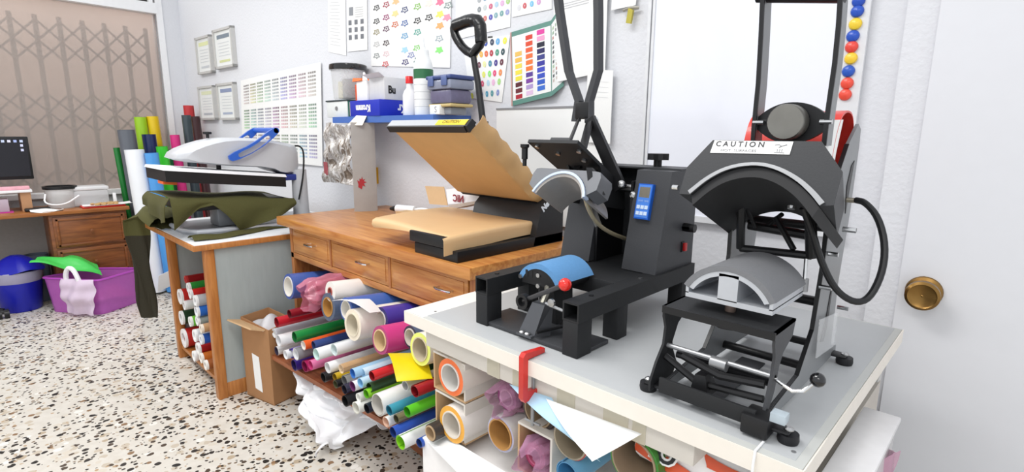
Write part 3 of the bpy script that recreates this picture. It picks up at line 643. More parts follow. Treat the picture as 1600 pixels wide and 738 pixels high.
MB().hexa([at(916, 262, y=1.10), at(920, 300, y=1.10), at(922, 300, y=1.25), at(918, 262, y=1.25)], [at(925, 262, y=1.12), at(946, 305, y=1.12), at(948, 305, y=1.25), at(930, 265, y=1.25)]).build('element_bracket', MATTE, mp)
MB().tube([at(912, 300, y=1.12), at(920, 330, y=1.15), at(935, 352, y=1.2), at(955, 365, y=1.27), at(977, 373, y=1.36)], .006, 8, 2).build('cable', mat('b5a98c', .4, metal=.3), mp)
MB().hexa([at(912, 302, y=1.13), at(916, 302, y=1.13), at(934, 352, y=1.2), at(930, 356, y=1.2)], [at(914, 302, y=1.16), at(922, 302, y=1.16), at(940, 350, y=1.25), at(936, 352, y=1.25)]).build('cable_guard', mat('a9a49c', .4, metal=.4), mp)
# lower pad
pf = 1.0; pl, pr_, pt = at(811, 424, y=pf), at(874, 452, y=pf), at(842, 411, y=pf)
cx = (pl.x+pr_.x)/2; half = (pr_.x-pl.x)/2; zb = (pl.z+pr_.z)/2; sag = .042
R_ = (half*half+sag*sag)/(2*sag); ang = math.degrees(math.asin(half/R_)); zc = zb+sag-R_
o_ = arc(cx, pf, zc, R_, -ang, ang, 16); i_ = arc(cx, pf, zc, R_-.014, -ang, ang, 16)
pad = MB().strip(o_, i_, (0, .145, 0)).build('pad', mat('5f93c4', .75, bump=.1, scale=120), mp); pad['label'] = 'blue curved rubber pad'
MB().prism(i_+[i_[-1]-Z*.01, i_[0]-Z*.01], (0, .145, 0)).build('pad_base', BLACK, mp)
for x, z in ((-half*.9, -.002), (0, .012), (0, -.016)): MB().cyl((cx+x, pf-.004, zb+z), (cx+x, pf, zb+z), .006, n=10).build('bolt', STEEL, mp)
vents = MB()
for k in range(3): vents.box((cx-.045+.016*k, pf-.001, zb+.002), (cx-.037+.016*k, pf+.001, zb+.02))
vents.build('vent_slots', MATTE, mp)
MB().hexa([(cx-.03, pf+.04, TZ+.01), (cx+.03, pf+.04, TZ+.01), (cx+.03, pf+.11, TZ+.01), (cx-.03, pf+.11, TZ+.01)], [(cx-.025, pf+.03, zb-.01), (cx+.025, pf+.03, zb-.01), (cx+.025, pf+.11, zb-.01), (cx-.025, pf+.11, zb-.01)]).build('pad_support', MATTE, mp)
# toggle clamp lever with the red ball
s0, s1 = at(822, 522, z=TZ+.012), at(842, 474, y=.95)
MB().hexa([s0+Vector((-.022, -.004, 0)), s0+Vector((.03, -.004, 0)), s0+Vector((.05, .035, 0)), s0+Vector((-.01, .035, 0))], [s1+Vector((-.018, -.004, 0)), s1+Vector((.022, -.004, 0)), s1+Vector((.022, .03, 0)), s1+Vector((-.018, .03, 0))]).build('clamp_stand', mat('5a5c60', .35, metal=.4), mp)
MB().box(tuple(s0+Vector((-.02, -.016, -.001))), tuple(s0+Vector((.03, .0, .004)))).build('stand_foot', mat('5a5c60', .35, metal=.4), mp)
for dx in (-.006, .012): MB().lathe([(0, 0), (.008, 0), (.008, .003), (.005, .006), (0, .006)], s0+Vector((dx, -.008, .004)), 10).build('bolt', STEEL, mp)
ball = at(883, 445, y=.935); g0 = at(818, 470, y=.95)
MB().tube([g0, ball], .006, 10).build('lever', mat('4c4c4e', .3, metal=.6), mp); rb = MB().sphere(ball, .0155, 18).build('lever_ball', mat('e0281e', .15, coat=.5), mp); rb['label'] = 'glossy red ball on the clamp lever'
m = MB(); m.ring(g0+Y*-.012+X*.004, g0+Y*.004+X*.004, .02, .012, 18); m.build('clamp_fork', BLACK, mp)
MB().tube([at(846, 478, y=.96), at(858, 450, y=1.0), at(850, 440, y=1.03)], .008, 8, 1).build('toggle_link', mat('7a786f', .35, metal=.6), mp)
MB().tube([at(852, 474, y=.955), at(905, 497, y=.99)], .004, 8).build('toggle_rod', STEEL, mp)
MB().tube([at(838, 520, z=TZ+.03), at(898, 506, z=TZ+.03)], .004, 8).build('toggle_rod', BLACK, mp)
MB().lathe([(0, 0), (.01, 0), (.01, .006), (0, .007)], at(863, 473, y=.95), 12, -Y).build('pivot_bolt', STEEL, mp)
# red clamp on the table edge
gc = thing('g_clamp', 'red screw clamp gripping the front edge of the grey table', 'clamp', (-.705, .845, .74))
k0 = at(826, 530, y=.85); rx = k0.x
RC = mat('cf2820', .3, coat=.3)
m = MB(); m.prism([(rx-.007, .895, TZ+.001), (rx-.007, .84, TZ+.001), (rx-.007, .832, TZ-.004), (rx-.007, .832, .758), (rx-.007, .875, .758), (rx-.007, .875, .772), (rx-.007, .843, .775), (rx-.007, .8425, TZ+.012), (rx-.007, .895, TZ+.012)][::-1] if 0 else
    [(rx-.007, .90, TZ+.0015), (rx-.007, .8425, TZ+.0015), (rx-.007, .8425, .778), (rx-.007, .882, .772), (rx-.007, .882, .758), (rx-.007, .834, .752), (rx-.007, .826, .764), (rx-.007, .826, TZ+.01), (rx-.007, .834, TZ+.018), (rx-.007, .90, TZ+.012)], (.014, 0, 0))
m.build('frame', RC, gc); MB().cyl((rx, .868, .68), (rx, .868, TZ-.04), .0045).build('screw', SILV, gc)
MB().cyl((rx, .868, TZ-.042), (rx, .868, TZ-.0365), .011).build('pressure_foot', SILV, gc); MB().tube([(rx-.022, .866, .688), (rx+.022, .87, .688)], .003).build('tommy_bar', SILV, gc)
# ------------------------------------------------------------------ cap press with grey pad (right, standing on its base)
rp = thing('cap_press', 'black and silver cap heat press with grey curved pad and white CAUTION label', 'heat press', (-.365, 1.12, TZ))
def plate(pts, x, th, mb=None): return (mb or MB()).prism([(x, y, z) for y, z in pts], (th, 0, 0))
GREYP = mat('8a8c8e', .4, metal=.35, vary=.06)
# side frames: foot bar sweeping up into the rear upright
side = [(.90, .868), (1.36, .868), (1.36, .885), (1.31, .90), (1.305, 1.05), (1.33, 1.2), (1.335, 1.34), (1.33, 1.375), (1.305, 1.385), (1.245, 1.345), (1.165, 1.25), (1.17, 1.1), (1.15, .98), (1.08, .905), (.90, .885)]
hole = None
for x in (-.462, -.276): plate(side, x, .006).build('side_frame', GREYP, rp)
for x in (-.463, -.277):      # dark cut edges of the plates
    e = MB()
    for a, b in zip(side[9:], side[10:]): e.prism([(x, a[0], a[1]), (x, b[0], b[1]), (x, b[0]-.0035, b[1]-.001), (x, a[0]-.0035, a[1]-.001)], (.008, 0, 0))
    e.build('edge', BLACK, rp)
# slots in the upright shown as dark plates let into it
plate([(1.235, .93), (1.25, .96), (1.255, 1.05), (1.248, 1.055), (1.232, .98), (1.21, .935)], -.2698, .0012).build('slot', BLACK, rp)
plate([(1.285, 1.20), (1.305, 1.31), (1.285, 1.30), (1.268, 1.26), (1.275, 1.23)], -.2698, .0012).build('slot', BLACK, rp)
for y, z, r in ((1.30, .995, .011), (1.18, .885, .009), (1.26, 1.17, .01), (1.33, .885, .009)): MB().cyl((-.456, y, z), (-.276, y, z), r, n=12).build('cross_tube', BLACK, rp)
# feet
RUB = mat('17171a', .5)
def foot(x, y, z0=.868):
    MB().lathe([(0, 0), (.016, 0), (.0175, .006), (.0165, .016), (0, .016)], (x, y, TZ), 18).build('rubber_foot', RUB, rp)
    MB().lathe([(0, 0), (.008, 0), (.008, .002), (.004, .005), (0, .005)], (x, y, TZ+.022), 12).build('foot_bolt', STEEL, rp)
for x0, x1, y in ((-.495, -.44, .91), (-.295, -.232, .91), (-.495, -.44, 1.335), (-.295, -.245, 1.335)):
    xe = x0 if x0 < -.4 else x1
    MB().box((x0-.004, y-.014, TZ+.014), (x1+.004, y+.014, TZ+.022), .004).build('foot_bar', BLACK, rp); foot(xe, y)
foot_bar = MB().box((-.46, .885, TZ+.016), (-.28, .892, TZ+.046), .001).build('front_bar', MATTE, rp)
# bracket: bent sheet with two curved legs
bz = 1.032
MB().hexa([(-.482, .925, bz-.005), (-.272, .925, bz-.005), (-.272, 1.03, bz-.005), (-.482, 1.03, bz-.005)], [(-.482, .925, bz), (-.272, .925, bz), (-.272, 1.03, bz), (-.482, 1.03, bz)]).build('bracket_top', MATTE, rp)
legp = [(.925, bz), (1.03, bz), (1.02, bz-.03), (.985, bz-.05), (.965, bz-.085), (.968, bz-.10), (.99, .895), (.975, .872), (.90, .866), (.885, .866), (.885, .885), (.905, .92), (.93, .95), (.935, .985), (.925, 1.01)]
plate(legp, -.482, .005).build('bracket_leg', MATTE, rp)
legq = [(.925, bz), (1.03, bz), (1.02, bz-.03), (.975, bz-.05), (.96, .96), (.95, .92), (.925, .885), (.912, .87), (.905, .872), (.915, .91), (.93, .95), (.935, .985), (.925, 1.01)]
plate(legq, -.277, .005).build('bracket_leg', GREYM, rp)
MB().hexa([(-.482, .922, bz-.014), (-.272, .922, bz-.014), (-.272, .925, bz-.014), (-.482, .925, bz-.014)], [(-.482, .922, bz), (-.272, .922, bz), (-.272, .925, bz), (-.482, .925, bz)]).build('bracket_lip', BLACK, rp)
# adjusting rods, crank with black ball
MB().cyl((-.48, .945, .945), (-.272, .945, .945), .005, n=10).build('cross_rod', SILV, rp); MB().cyl((-.46, .955, .928), (-.28, .955, .928), .0075, n=10).build('cross_rod', mat('2a2a2c', .3, metal=.5), rp)
MB().cyl((-.385, .942, .94), (-.355, .942, .94), .012, n=14).build('rod_sleeve', SILV, rp)
cb = at(1278, 594, y=.952); c1 = at(1247, 618, y=.935)
MB().tube([(-.272, .945, .945), at(1212, 594, y=.945), c1, cb], .0035, 8, 1).build('crank', CHROME, rp); MB().sphere(cb, .0125, 16).build('crank_ball', mat('0f0f11', .15, coat=.6), rp)
m = MB(); a, b = Vector((-.475, .935, .925)), Vector((-.283, .93, .905))
m.tube([a, Vector((-.41, .93, .898)), Vector((-.39, .93, .896)), b], .007, 8); m.build('toggle_arm', BLACK, rp)
MB().tube([Vector((-.44, .94, .935)), Vector((-.36, .925, .925)), Vector((-.285, .935, .93))], .008, 8).build('toggle_arm', BLACK, rp)
MB().hexa([(-.41, .915, .885), (-.375, .915, .88), (-.37, .95, .885), (-.41, .95, .89)], [(-.405, .92, .915), (-.385, .92, .917), (-.385, .945, .917), (-.405, .945, .915)]).build('toggle_block', BLACK, rp)
MB().box((-.30, .875, TZ+.004), (-.255, .925, TZ+.04), .004).build('corner_block', BLACK, rp)
p = at(1218, 655, y=.89); MB().box((p.x-.012, .878, p.z-.004), (p.x+.012, .9, p.z+.012), .001).build('grip_tab', mat('c4d0d8', .2, alpha=.6), rp)
MB().box((-.41, .9, TZ+.013), (-.36, 1.17, TZ+.017)).build('base_strap', GREYM, rp)
# lower pad on its post
MB().cyl((-.375, .985, bz), (-.375, .985, bz+.04), .01, n=14).build('post', mat('8d7a70', .35, metal=.6), rp); MB().cyl((-.375, .985, bz-.03), (-.375, .985, bz-.005), .026, n=18).build('post_nut', BLACK, rp)
pf = .95; pL, pR = at(1069, 440, y=pf), at(1211, 486, y=pf); cx = (pL.x+pR.x)/2-.0; half = (pR.x-pL.x)/2; zb = 1.076; sag = .05
R_ = (half*half+sag*sag)/(2*sag); ang = math.degrees(math.asin(half/R_)); zc = zb+sag-R_
o_ = arc(cx, pf, zc, R_, -ang, ang, 22); i_ = arc(cx, pf, zc, R_-.011, -ang, ang, 22); j_ = arc(cx, pf+.001, zc, R_-.0112, -ang+1, ang-1, 22); k_ = arc(cx, pf+.001, zc, R_-.020, -ang+2, ang-2, 22)
pd_ = MB().strip(o_, i_, (0, .17, 0)).build('pad', mat('76777a', .8, bump=.1, scale=150), rp); pd_['label'] = 'grey curved rubber pad'
AL = mat('c6c9ce', .35, metal=.55, vary=.05)
m = MB(); m.strip(j_, k_, (0, .168, 0)); m.box((cx-half+.004, pf+.001, zb-.024), (cx+half-.004, pf+.169, zb-.014)); m.box((cx-.018, pf+.001, zb-.016), (cx+.018, pf+.169, zb+sag-.016))
m.box((cx-half+.004, pf+.001, zb-.016), (cx-half+.01, pf+.169, zb+.0)); m.box((cx+half-.01, pf+.001, zb-.016), (cx+half-.004, pf+.169, zb+.0)); m.build('pad_support', AL, rp)
# heating head: tilted block with an arched underside
tl_ = radians(23); hn = Vector((0, -cos(tl_), sin(tl_))); hv = Vector((0, sin(tl_), cos(tl_))); hp = Vector((-.365, 1.0, 1.29))
def hd(px, py): 
    p = plane_at(px, py, hp, hn)-hp; return p.x, p.dot(hv)
def hw(a, b, o=0): return hp+X*a+hv*b+hn*o
outer = [hd(*q) for q in ((1061, 303), (1073, 262), (1114, 219), (1284, 221), (1317, 269), (1303, 321))]
inn = [hd(*q) for q in ((1281, 322), (1267, 304), (1245, 283), (1213, 265), (1180, 258), (1140, 264), (1108, 280), (1079, 304))]
poly = outer+inn
n = len(outer); m = MB(); N_ = len(poly); m._new([hw(a, b) for a, b in poly]+[hw(a*.86-.012, b)-hn*.21 for a, b in poly], [tuple(range(N_)), tuple(range(N_, 2*N_))[::-1]]+[(i, N_+i, N_+(i+1) % N_, (i+1) % N_) for i in range(N_)])
m.build('head', mat('2b2c2f', .5, bump=.03, scale=300, vary=.12), rp)
rim = [hw(a, b, .001) for a, b in inn]; rim2 = [hw(a*1.055, b+.006, .001) for a, b in inn]
m = MB()
def smoothline(P, k=2):
    for _ in range(k):
        Q = [P[0]]
        for a, b in zip(P, P[1:]): Q += [a*.75+b*.25, a*.25+b*.75]
        P = Q+[P[-1]]
    return P
m.strip(smoothline(rim), smoothline(rim2), hn*.003); m.build('arch_rim', SILV, rp)
h2 = [hw(a*.97, b-.004, -.012) for a, b in inn]; h3 = [hw(a*.9, b-.016, -.02) for a, b in inn]
ins = MB(); ins.strip(smoothline([hw(a*.99, b-.001, -.004) for a, b in inn]), smoothline([hw(a*.93, b-.02, -.004) for a, b in inn]), -hn*.21); ins.build('heating_element', mat('1c1c1e', .6, vary=.15), rp)
lab = [hd(*q) for q in ((1110, 239), (1234, 242), (1240, 222), (1117, 220))]
lb = MB().prism([hw(a, b, .0006) for a, b in lab], hn*.001).build('caution_label', PAPER, rp); lb['label'] = 'white CAUTION label with a hot surface sign'
lc = [sum(v[i] for v in lab)/4 for i in (0, 1)]; lw = lab[1][0]-lab[0][0]; HM = Matrix((X, hv, hn)).transposed().to_4x4()
m = MB(); m.text('C A U T I O N', .0145, Matrix.Translation(hw(lc[0]-lw*.14, lc[1]+.005, .0022)) @ HM, .0002, 1.0, .0003); m.build('lettering', mat('3a3a3c', .5), lb)
m = MB(); m.text('HOT  SURFACES', .007, Matrix.Translation(hw(lc[0]-lw*.14, lc[1]-.0075, .0022)) @ HM, .0002, 1.3)
m.build('small_print', mat('8a8a8c', .5), lb); m = MB()
for k in range(3): m.tube([hw(lc[0]+lw*.34+.004*k, lc[1]-.0075, .002), hw(lc[0]+lw*.34+.004*k, lc[1]-.002, .002)], .0006, 5)
m.tube([hw(lc[0]+lw*.31, lc[1]-.009, .002), hw(lc[0]+lw*.43, lc[1]-.009, .002)], .0006, 5); m.tube([hw(lc[0]+lw*.44, lc[1]+.006, .002), hw(lc[0]+lw*.38, lc[1]+.003, .002), hw(lc[0]+lw*.35, lc[1]+.0005, .002)], .0009, 5); m.tube([hw(lc[0]+lw*.30, lc[1]+.005, .002), hw(lc[0]+lw*.35, lc[1]+.006, .002), hw(lc[0]+lw*.38, lc[1]+.003, .002)], .0007, 5)
m.build('hot_surface_sign', mat('8a8a8c', .5), lb)
for px, py in ((1209, 328),): MB().lathe([(0, 0), (.008, 0), (.007, .005), (0, .005)], hw(*hd(px, py), -.09)+hv*.035, 10, -hv).build('bolt', STEEL, rp)
q = hw(*hd(1054, 293), .0); MB().cyl(q-X*.004, q+X*.008, .005, n=8).build('bolt', CHROME, rp)
q = hw(hd(1303, 318)[0]*.9, hd(1303, 318)[1], -.16); MB().cyl(q, q+X*.022, .005, n=10).build('bolt', CHROME, rp)
# lens shaped plate with the round pressure knob between the handle bars
kp = at(1233, 191, y=1.10); L = []
for k in range(17):
    a = -1+2*k/16; L.append(kp+X*(.062*a)+Z*(.027*(1-abs(a)**2.2)+.010))
for k in range(17):
    a = 1-2*k/16; L.append(kp+X*(.062*a)-Z*(.027*(1-abs(a)**2.2)+.012))
MB().prism([p+Y*.01 for p in L], Y*.012).build('knob_plate', BLACK, rp)
MB().lathe([(0, -.03), (.031, -.03), (.033, -.027), (.033, 0), (0, 0)], kp+Y*.006, 32, Y).build('pressure_knob', mat('84827c', .38, metal=.75, vary=.2, scale=25), rp)
for dx in (-.058, .06): MB().cyl(kp+X*(dx-.008)+Y*.0, kp+X*(dx+.012)+Y*.0, .0045, n=10).build('bolt', CHROME, rp)
for side_, pts, w in ((0, ((1174, 235), (1176, 200), (1183, 130), (1187, 60), (1190, -8), (1191, -30)), .0), (1, ((1285, 228), (1292, 170), (1302, 100), (1308, 40), (1311, -5), (1312, -30)), 0)):
    A = [at(px, py, y=1.10) for px, py in pts]; B = [p+Y*.04 for p in A]
    m = MB(); m.strip(A, B, X*.005); m.build('handle_bar', GREYP, rp)
    m = MB(); m.strip([p-Y*.003-X*.0015 for p in A], [p+Y*.001-X*.0015 for p in A], X*.008); m.build('bar_edge', BLACK, rp)
MB().tube([at(1184, -6, y=1.115), at(1322, -6, y=1.115)], .012, 14).build('grip', BLACK, rp)
# red hood between the rear plates
RH = mat('d8352a', .35, coat=.2)
P = smoothline([Vector((-.452, y, z)) for y, z in ((1.165, 1.24), (1.175, 1.34), (1.20, 1.395), (1.245, 1.413), (1.30, 1.405), (1.325, 1.36), (1.325, 1.2))], 2)
Q = [p+(Vector((-.452, 1.305, 1.28))-p).normalized()*.004 for p in P]
m = MB(); m.strip(P, Q, X*.172); m.build('red_hood', RH, rp)
MB().box((-.45, 1.215, 1.20), (-.285, 1.22, 1.36)).build('hood_front', mat('ece9e8', .5), rp)
MB().prism([at(1290, 188, x=-.281), at(1317, 187, x=-.281), at(1294, 292, x=-.281), at(1280, 292, x=-.281)], X*.001).build('white_sticker', PAPER, rp)
# mechanism below the head
for a, b, r in (((1157, 388, 1.15), (1268, 400, 1.15), .008), ((1170, 352, 1.22), (1262, 368, 1.22), .01), ((1158, 320, 1.13), (1157, 388, 1.15), .009), ((1266, 330, 1.13), (1268, 402, 1.15), .011), ((1212, 340, 1.18), (1240, 390, 1.15), .006), ((1166, 325, 1.14), (1180, 355, 1.2), .004), ((1222, 335, 1.2), (1200, 352, 1.22), .005)):
    MB().tube([at(a[0], a[1], y=a[2]), at(b[0], b[1], y=b[2])], r, 10).build('lever_rod', BLACK, rp)
MB().tube([at(1260, 400, y=1.15), at(1256, 452, y=1.14)], .004, 8).build('gas_spring', CHROME, rp); q = at(1256, 446, y=1.14); MB().cyl(q-Z*.012, q+Z*.014, .008, n=12).build('spring_end', SILV, rp)
for px, py in ((1282, 448), (1292, 396), (1310, 480)):
    q = at(px, py, x=-.27); MB().cyl(q-X*.002, q+X*.02, .005, n=10).build('bolt', CHROME, rp)
MB().prism([at(1280, 500, x=-.262), at(1308, 488, x=-.262), at(1302, 540, x=-.262), at(1274, 560, x=-.262)], X*.002).build('clear_flap', PVC, rp)
# looped cable
q = at(1330, 313, y=1.28); MB().cyl(q-X*.008, q+X*.02, .0055, n=12).build('cable_gland', mat('b0a898', .3, metal=.8), rp)
MB().tube([at(1338, 313, y=1.28), at(1352, 316, y=1.26), at(1373, 340, y=1.24), at(1384, 385, y=1.22), at(1378, 430, y=1.2), at(1358, 468, y=1.18), at(1335, 474, y=1.16), at(1306, 455, y=1.14), at(1285, 415, y=1.12), at(1268, 360, y=1.1), at(1255, 325, y=1.08)], .0065, 10, 2).build('cable', mat('1b1b1d', .45), rp)
# ------------------------------------------------------------------ flat press on the cabinet, wrapped in brown paper
bp_ = thing('flat_heat_press', 'open clamshell heat press with both plates wrapped in brown paper, on the wooden cabinet', 'heat press', (-1.56, 1.4, CZ))
px0, px1, py0, py1 = -1.79, -1.355, 1.10, 1.55
MB().box((-1.60, py0+.035, CZ), (px1, 1.70, CZ+.04), .003).build('base', BLACK, bp_)
MB().box((-1.61, py0+.02, CZ+.045), (-1.385, py1, CZ+.085), .004).build('lower_plate', BLACK, bp_)
for x in (-1.55, px1-.1): MB().box((x-.03, py0+.1, CZ+.04), (x+.03, py1-.05, CZ+.045)).build('plate_support', BLACK, bp_)
MB().prism([(px0+.05, 1.52, CZ), (px0+.05, 1.70, CZ), (px0+.05, 1.70, 1.13), (px0+.05, 1.64, 1.13), (px0+.05, 1.56, 1.06)], (px1-px0-.05, 0, 0)).build('hinge_housing', mat('1a1a1c', .45, vary=.15), bp_)
d_ = plane_at(856, 318, (px1+.001, 0, 0), X); m = MB(); m.text('Neon', .034, Matrix.Translation(d_) @ Matrix((Y, Z, X)).transposed().to_4x4() @ Matrix.Rotation(radians(38), 4, 'Z'), .0004, 1, .002); m.build('decal', mat('dfe4ea', .4), bp_)
# lower paper: lies on the plate, curls at the front left, folds down at the right
pz = CZ+.089
cor = [at(573, 350, z=1.0), at(690, 372, z=pz), at(842, 346, z=pz), at(700, 325, z=pz)]
def low(s, t):
    w = cor[0].lerp(cor[3], t).lerp(cor[1].lerp(cor[2], t), s); x = w.x; y = w.y
    z = pz+.003+.006*sin(5*s+2*t)*(1-t)
    if s < .12: z -= .0
    return Vector((x, y, z+.004*sin(3*t)))
def lowfull(s, t):
    """s beyond 1 folds down over the right edge, t below 0 curls round at the front"""
    if s > .86:
        k = (s-.86)/.14; p = low(1, t); a = min(1, k*3)*pi/2; return p+Vector((.010*sin(a), 0, -.010*(1-cos(a))-max(0, k-.33)*(.075-.02*t)))
    p = low(s/.86, t)
    if t < .1:
        k = 1-t/.1; a = k*2.6*(1-.9*s); p = low(s/.86, .1)+Vector((0, -.02*sin(a), -.02*(1-cos(a))))
    return p
MB().grid(lowfull, 40, 30, -.0015).build('lower_paper', KRAFTL, bp_, smooth=60)
# upper plate
ux0, ux1 = -1.855, -1.405
U0, U1 = Vector((0, 1.59, 1.085)), Vector((0, 1.232, 1.375)); ud = (U1-U0).normalized(); un = X.cross(ud); un = un if un.z > 0 else -un
def up(x, d, h): return Vector((x, 0, 0))+U0+ud*d+un*h
UL = (U1-U0).length
MB().hexa([up(ux0, 0, 0), up(ux1, 0, 0), up(ux1, UL, 0), up(ux0, UL, 0)], [up(ux0+.01, .0, .035), up(ux1-.01, 0, .035), up(ux1-.01, UL, .035), up(ux0+.01, UL, .035)]).build('upper_plate', BLACK, bp_)
def wrap(s, t):
    x = ux0-.004+(ux1-ux0+.008)*min(1, s/.8); d = -.01+(UL-.0)*t; h = -.005-.004*sin(pi*t)*sin(pi*min(1, s/.8))
    if s > .8:
        k = (s-.8)/.2; h = -.005+.07*k+.004*sin(t*40)*k; x = ux1+.004+.02*sin(k*pi*.7)+.002*sin(t*25)
    if t < .08: h += (.08-t)*.25*(1-s*.3)
    return up(x, d, h)
MB().grid(wrap, 40, 36, .0015).build('upper_paper', KRAFT, bp_, smooth=60)
al_ = MB().hexa([up(ux0-.02, UL-.005, -.012), up(ux1-.0, UL-.005, -.012), up(ux1-.0, UL+.02, -.004), up(ux0-.02, UL+.02, -.004)], [up(ux0-.02, UL-.005, .03), up(ux1-.0, UL-.005, .03), up(ux1-.0, UL+.016, .028), up(ux0-.02, UL+.016, .028)]).build('front_strip', ALU, bp_)
MB().hexa([up(ux1, UL-.006, -.013), up(ux1+.014, UL-.006, -.013), up(ux1+.014, UL+.02, -.006), up(ux1, UL+.02, -.006)], [up(ux1, UL-.006, .031), up(ux1+.014, UL-.006, .031), up(ux1+.014, UL+.016, .029), up(ux1, UL+.016, .029)]).build('end_cap', BLACK, bp_)
MB().hexa([up(ux0-.02, UL-.004, -.016), up(ux1+.0, UL-.004, -.016), up(ux1+.0, UL+.021, -.009), up(ux0-.02, UL+.021, -.009)], [up(ux0-.02, UL-.004, -.012), up(ux1+.0, UL-.004, -.012), up(ux1+.0, UL+.022, -.004), up(ux0-.02, UL+.022, -.004)]).build('lower_trim', BLACK, bp_)
sn = (up(0, UL+.02, -.004)-up(0, UL+.016, .028)); sv = -sn.normalized(); so = X.cross(sv); so = so if so.y < 0 else -so
yl = MB().hexa([up(-1.57, UL+.0196, -.001)+so*.0006, up(ux1, UL+.0196, -.001)+so*.0006, up(ux1, UL+.0164, .025)+so*.0006, up(-1.57, UL+.0164, .025)+so*.0006], [up(-1.57, UL+.0196, -.001)+so*.0014, up(ux1, UL+.0196, -.001)+so*.0014, up(ux1, UL+.0164, .025)+so*.0014, up(-1.57, UL+.0164, .025)+so*.0014]).build('caution_label', mat('e3c632', .45), bp_)
yl['label'] = 'yellow CAUTION label'
m = MB(); m.text('CAUTION', .021, Matrix.Translation(up(-1.49, UL+.018, .014)+so*.0018) @ Matrix((X, sv, so)).transposed().to_4x4(), .0002); m.build('lettering', mat('6a5a20', .5), yl)
# handle wrapped in black tape
g = [at(757, 212, y=1.42), at(755, 195, y=1.42), at(747, 130, y=1.42), at(739, 84, y=1.42)]
TAPE = mat('121214', .28, bump=.35, scale=35, vary=.2)
MB().tube(g, .011, 10, rr=(.014, .0115)).build('handle_arm', BLACK, bp_); q = at(756, 200, y=1.42); MB().cyl(q-Z*.025, q+Z*.025, .018, n=12).build('arm_socket', BLACK, bp_)
MB().tube([at(738, 84, y=1.42), at(726, 78, y=1.42), at(713, 60, y=1.42), at(709, 46, y=1.42), at(711, 38, y=1.42), at(735, 29, y=1.42), at(749, 31, y=1.42), at(754, 42, y=1.42), at(752, 68, y=1.42), at(742, 80, y=1.42), at(738, 86, y=1.42)], .017, 12, 1).build('grip', TAPE, bp_, smooth=60)
MB().tube([at(712, 40, y=1.415), at(735, 31, y=1.415), at(750, 33, y=1.415), at(752, 66, y=1.415)], .0235, 12, 1).build('tape_wrap', TAPE, bp_, smooth=60)
MB().tube([(-1.57, 1.45, 1.29), at(757, 212, y=1.42)+Z*-.0, at(756, 203, y=1.42)], .014, 10).build('arm_elbow', BLACK, bp_)
# ------------------------------------------------------------------ rolls
VF = {}
def vinyl(c, rough=.32): return mat(c, rough, vary=.04, scale=12, coat=.15)
def spiral(name, p, r, L, cout, cin, label, group, turns=1.5, d=Y, t0=0, flat=1, rough=.3, n=30, cat='roll'):
    """a rolled-up sheet: one spiral sheet, front end at p (centre), running along d"""
    d = Vector(d).normalized(); u = d.cross(Z).normalized(); w = u.cross(d); th = max(.0012, r*.06); A, B = [], []
    N = int(n*turns)
    for k in range(N+1):
        a = t0+2*pi*k/n; q = r*(1-.16*k/N)
        A.append(p+u*(q*cos(a))+w*(q*sin(a)*flat)); B.append(p+u*((q-th)*cos(a))+w*((q-th)*sin(a)*flat))
    m = MB(); K = N+1; vs = A+B+[a+d*L for a in A]+[b+d*L for b in B]
    o, i, e = [], [], []
    for k in range(N):
        o.append((k, k+1, 2*K+k+1, 2*K+k)); i.append((K+k, 3*K+k, 3*K+k+1, K+k+1)); e += [(k, K+k, K+k+1, k+1), (2*K+k, 2*K+k+1, 3*K+k+1, 3*K+k)]
    e += [(0, 2*K, 3*K, K), (K-1, 2*K-1, 4*K-1, 3*K-1)]
    m._new(vs, o+i+e)
    for f in m.bm.faces: f.material_index = 0
    m.bm.faces.ensure_lookup_table()
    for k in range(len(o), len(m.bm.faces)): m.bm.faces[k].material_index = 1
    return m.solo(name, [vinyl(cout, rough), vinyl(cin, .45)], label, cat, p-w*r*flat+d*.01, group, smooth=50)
def reel(name, p, ro, ri, L, cv, ce, cc, label, group, d=Y, core=.004, cat='roll', capc=None):
    """material wound on a tube: windings with a coloured end face, and the tube"""
    d = Vector(d).normalized()
    t = thing(name, label, cat, p-Z*ro, 0, group)
    mb = MB(); mb.ring(p, p+d*L, ro, ri+core)
    for f in mb.bm.faces:
        c = f.calc_center_median()
        if (c-p).dot(d) < 1e-4: f.material_index = 1
    mb.build('winding', [vinyl(cv), vinyl(ce, .5)], t, smooth=50)
    mb = MB(); mb.ring(p-d*.003, p+d*(L+.002), ri+core, ri); mb.build('core', mat(cc, .7, vary=.08), t, smooth=50)
    return t
def rr(px, py, rpx, y): p = at(px, py, y=y); return p, rpx*depth(p)/FPX
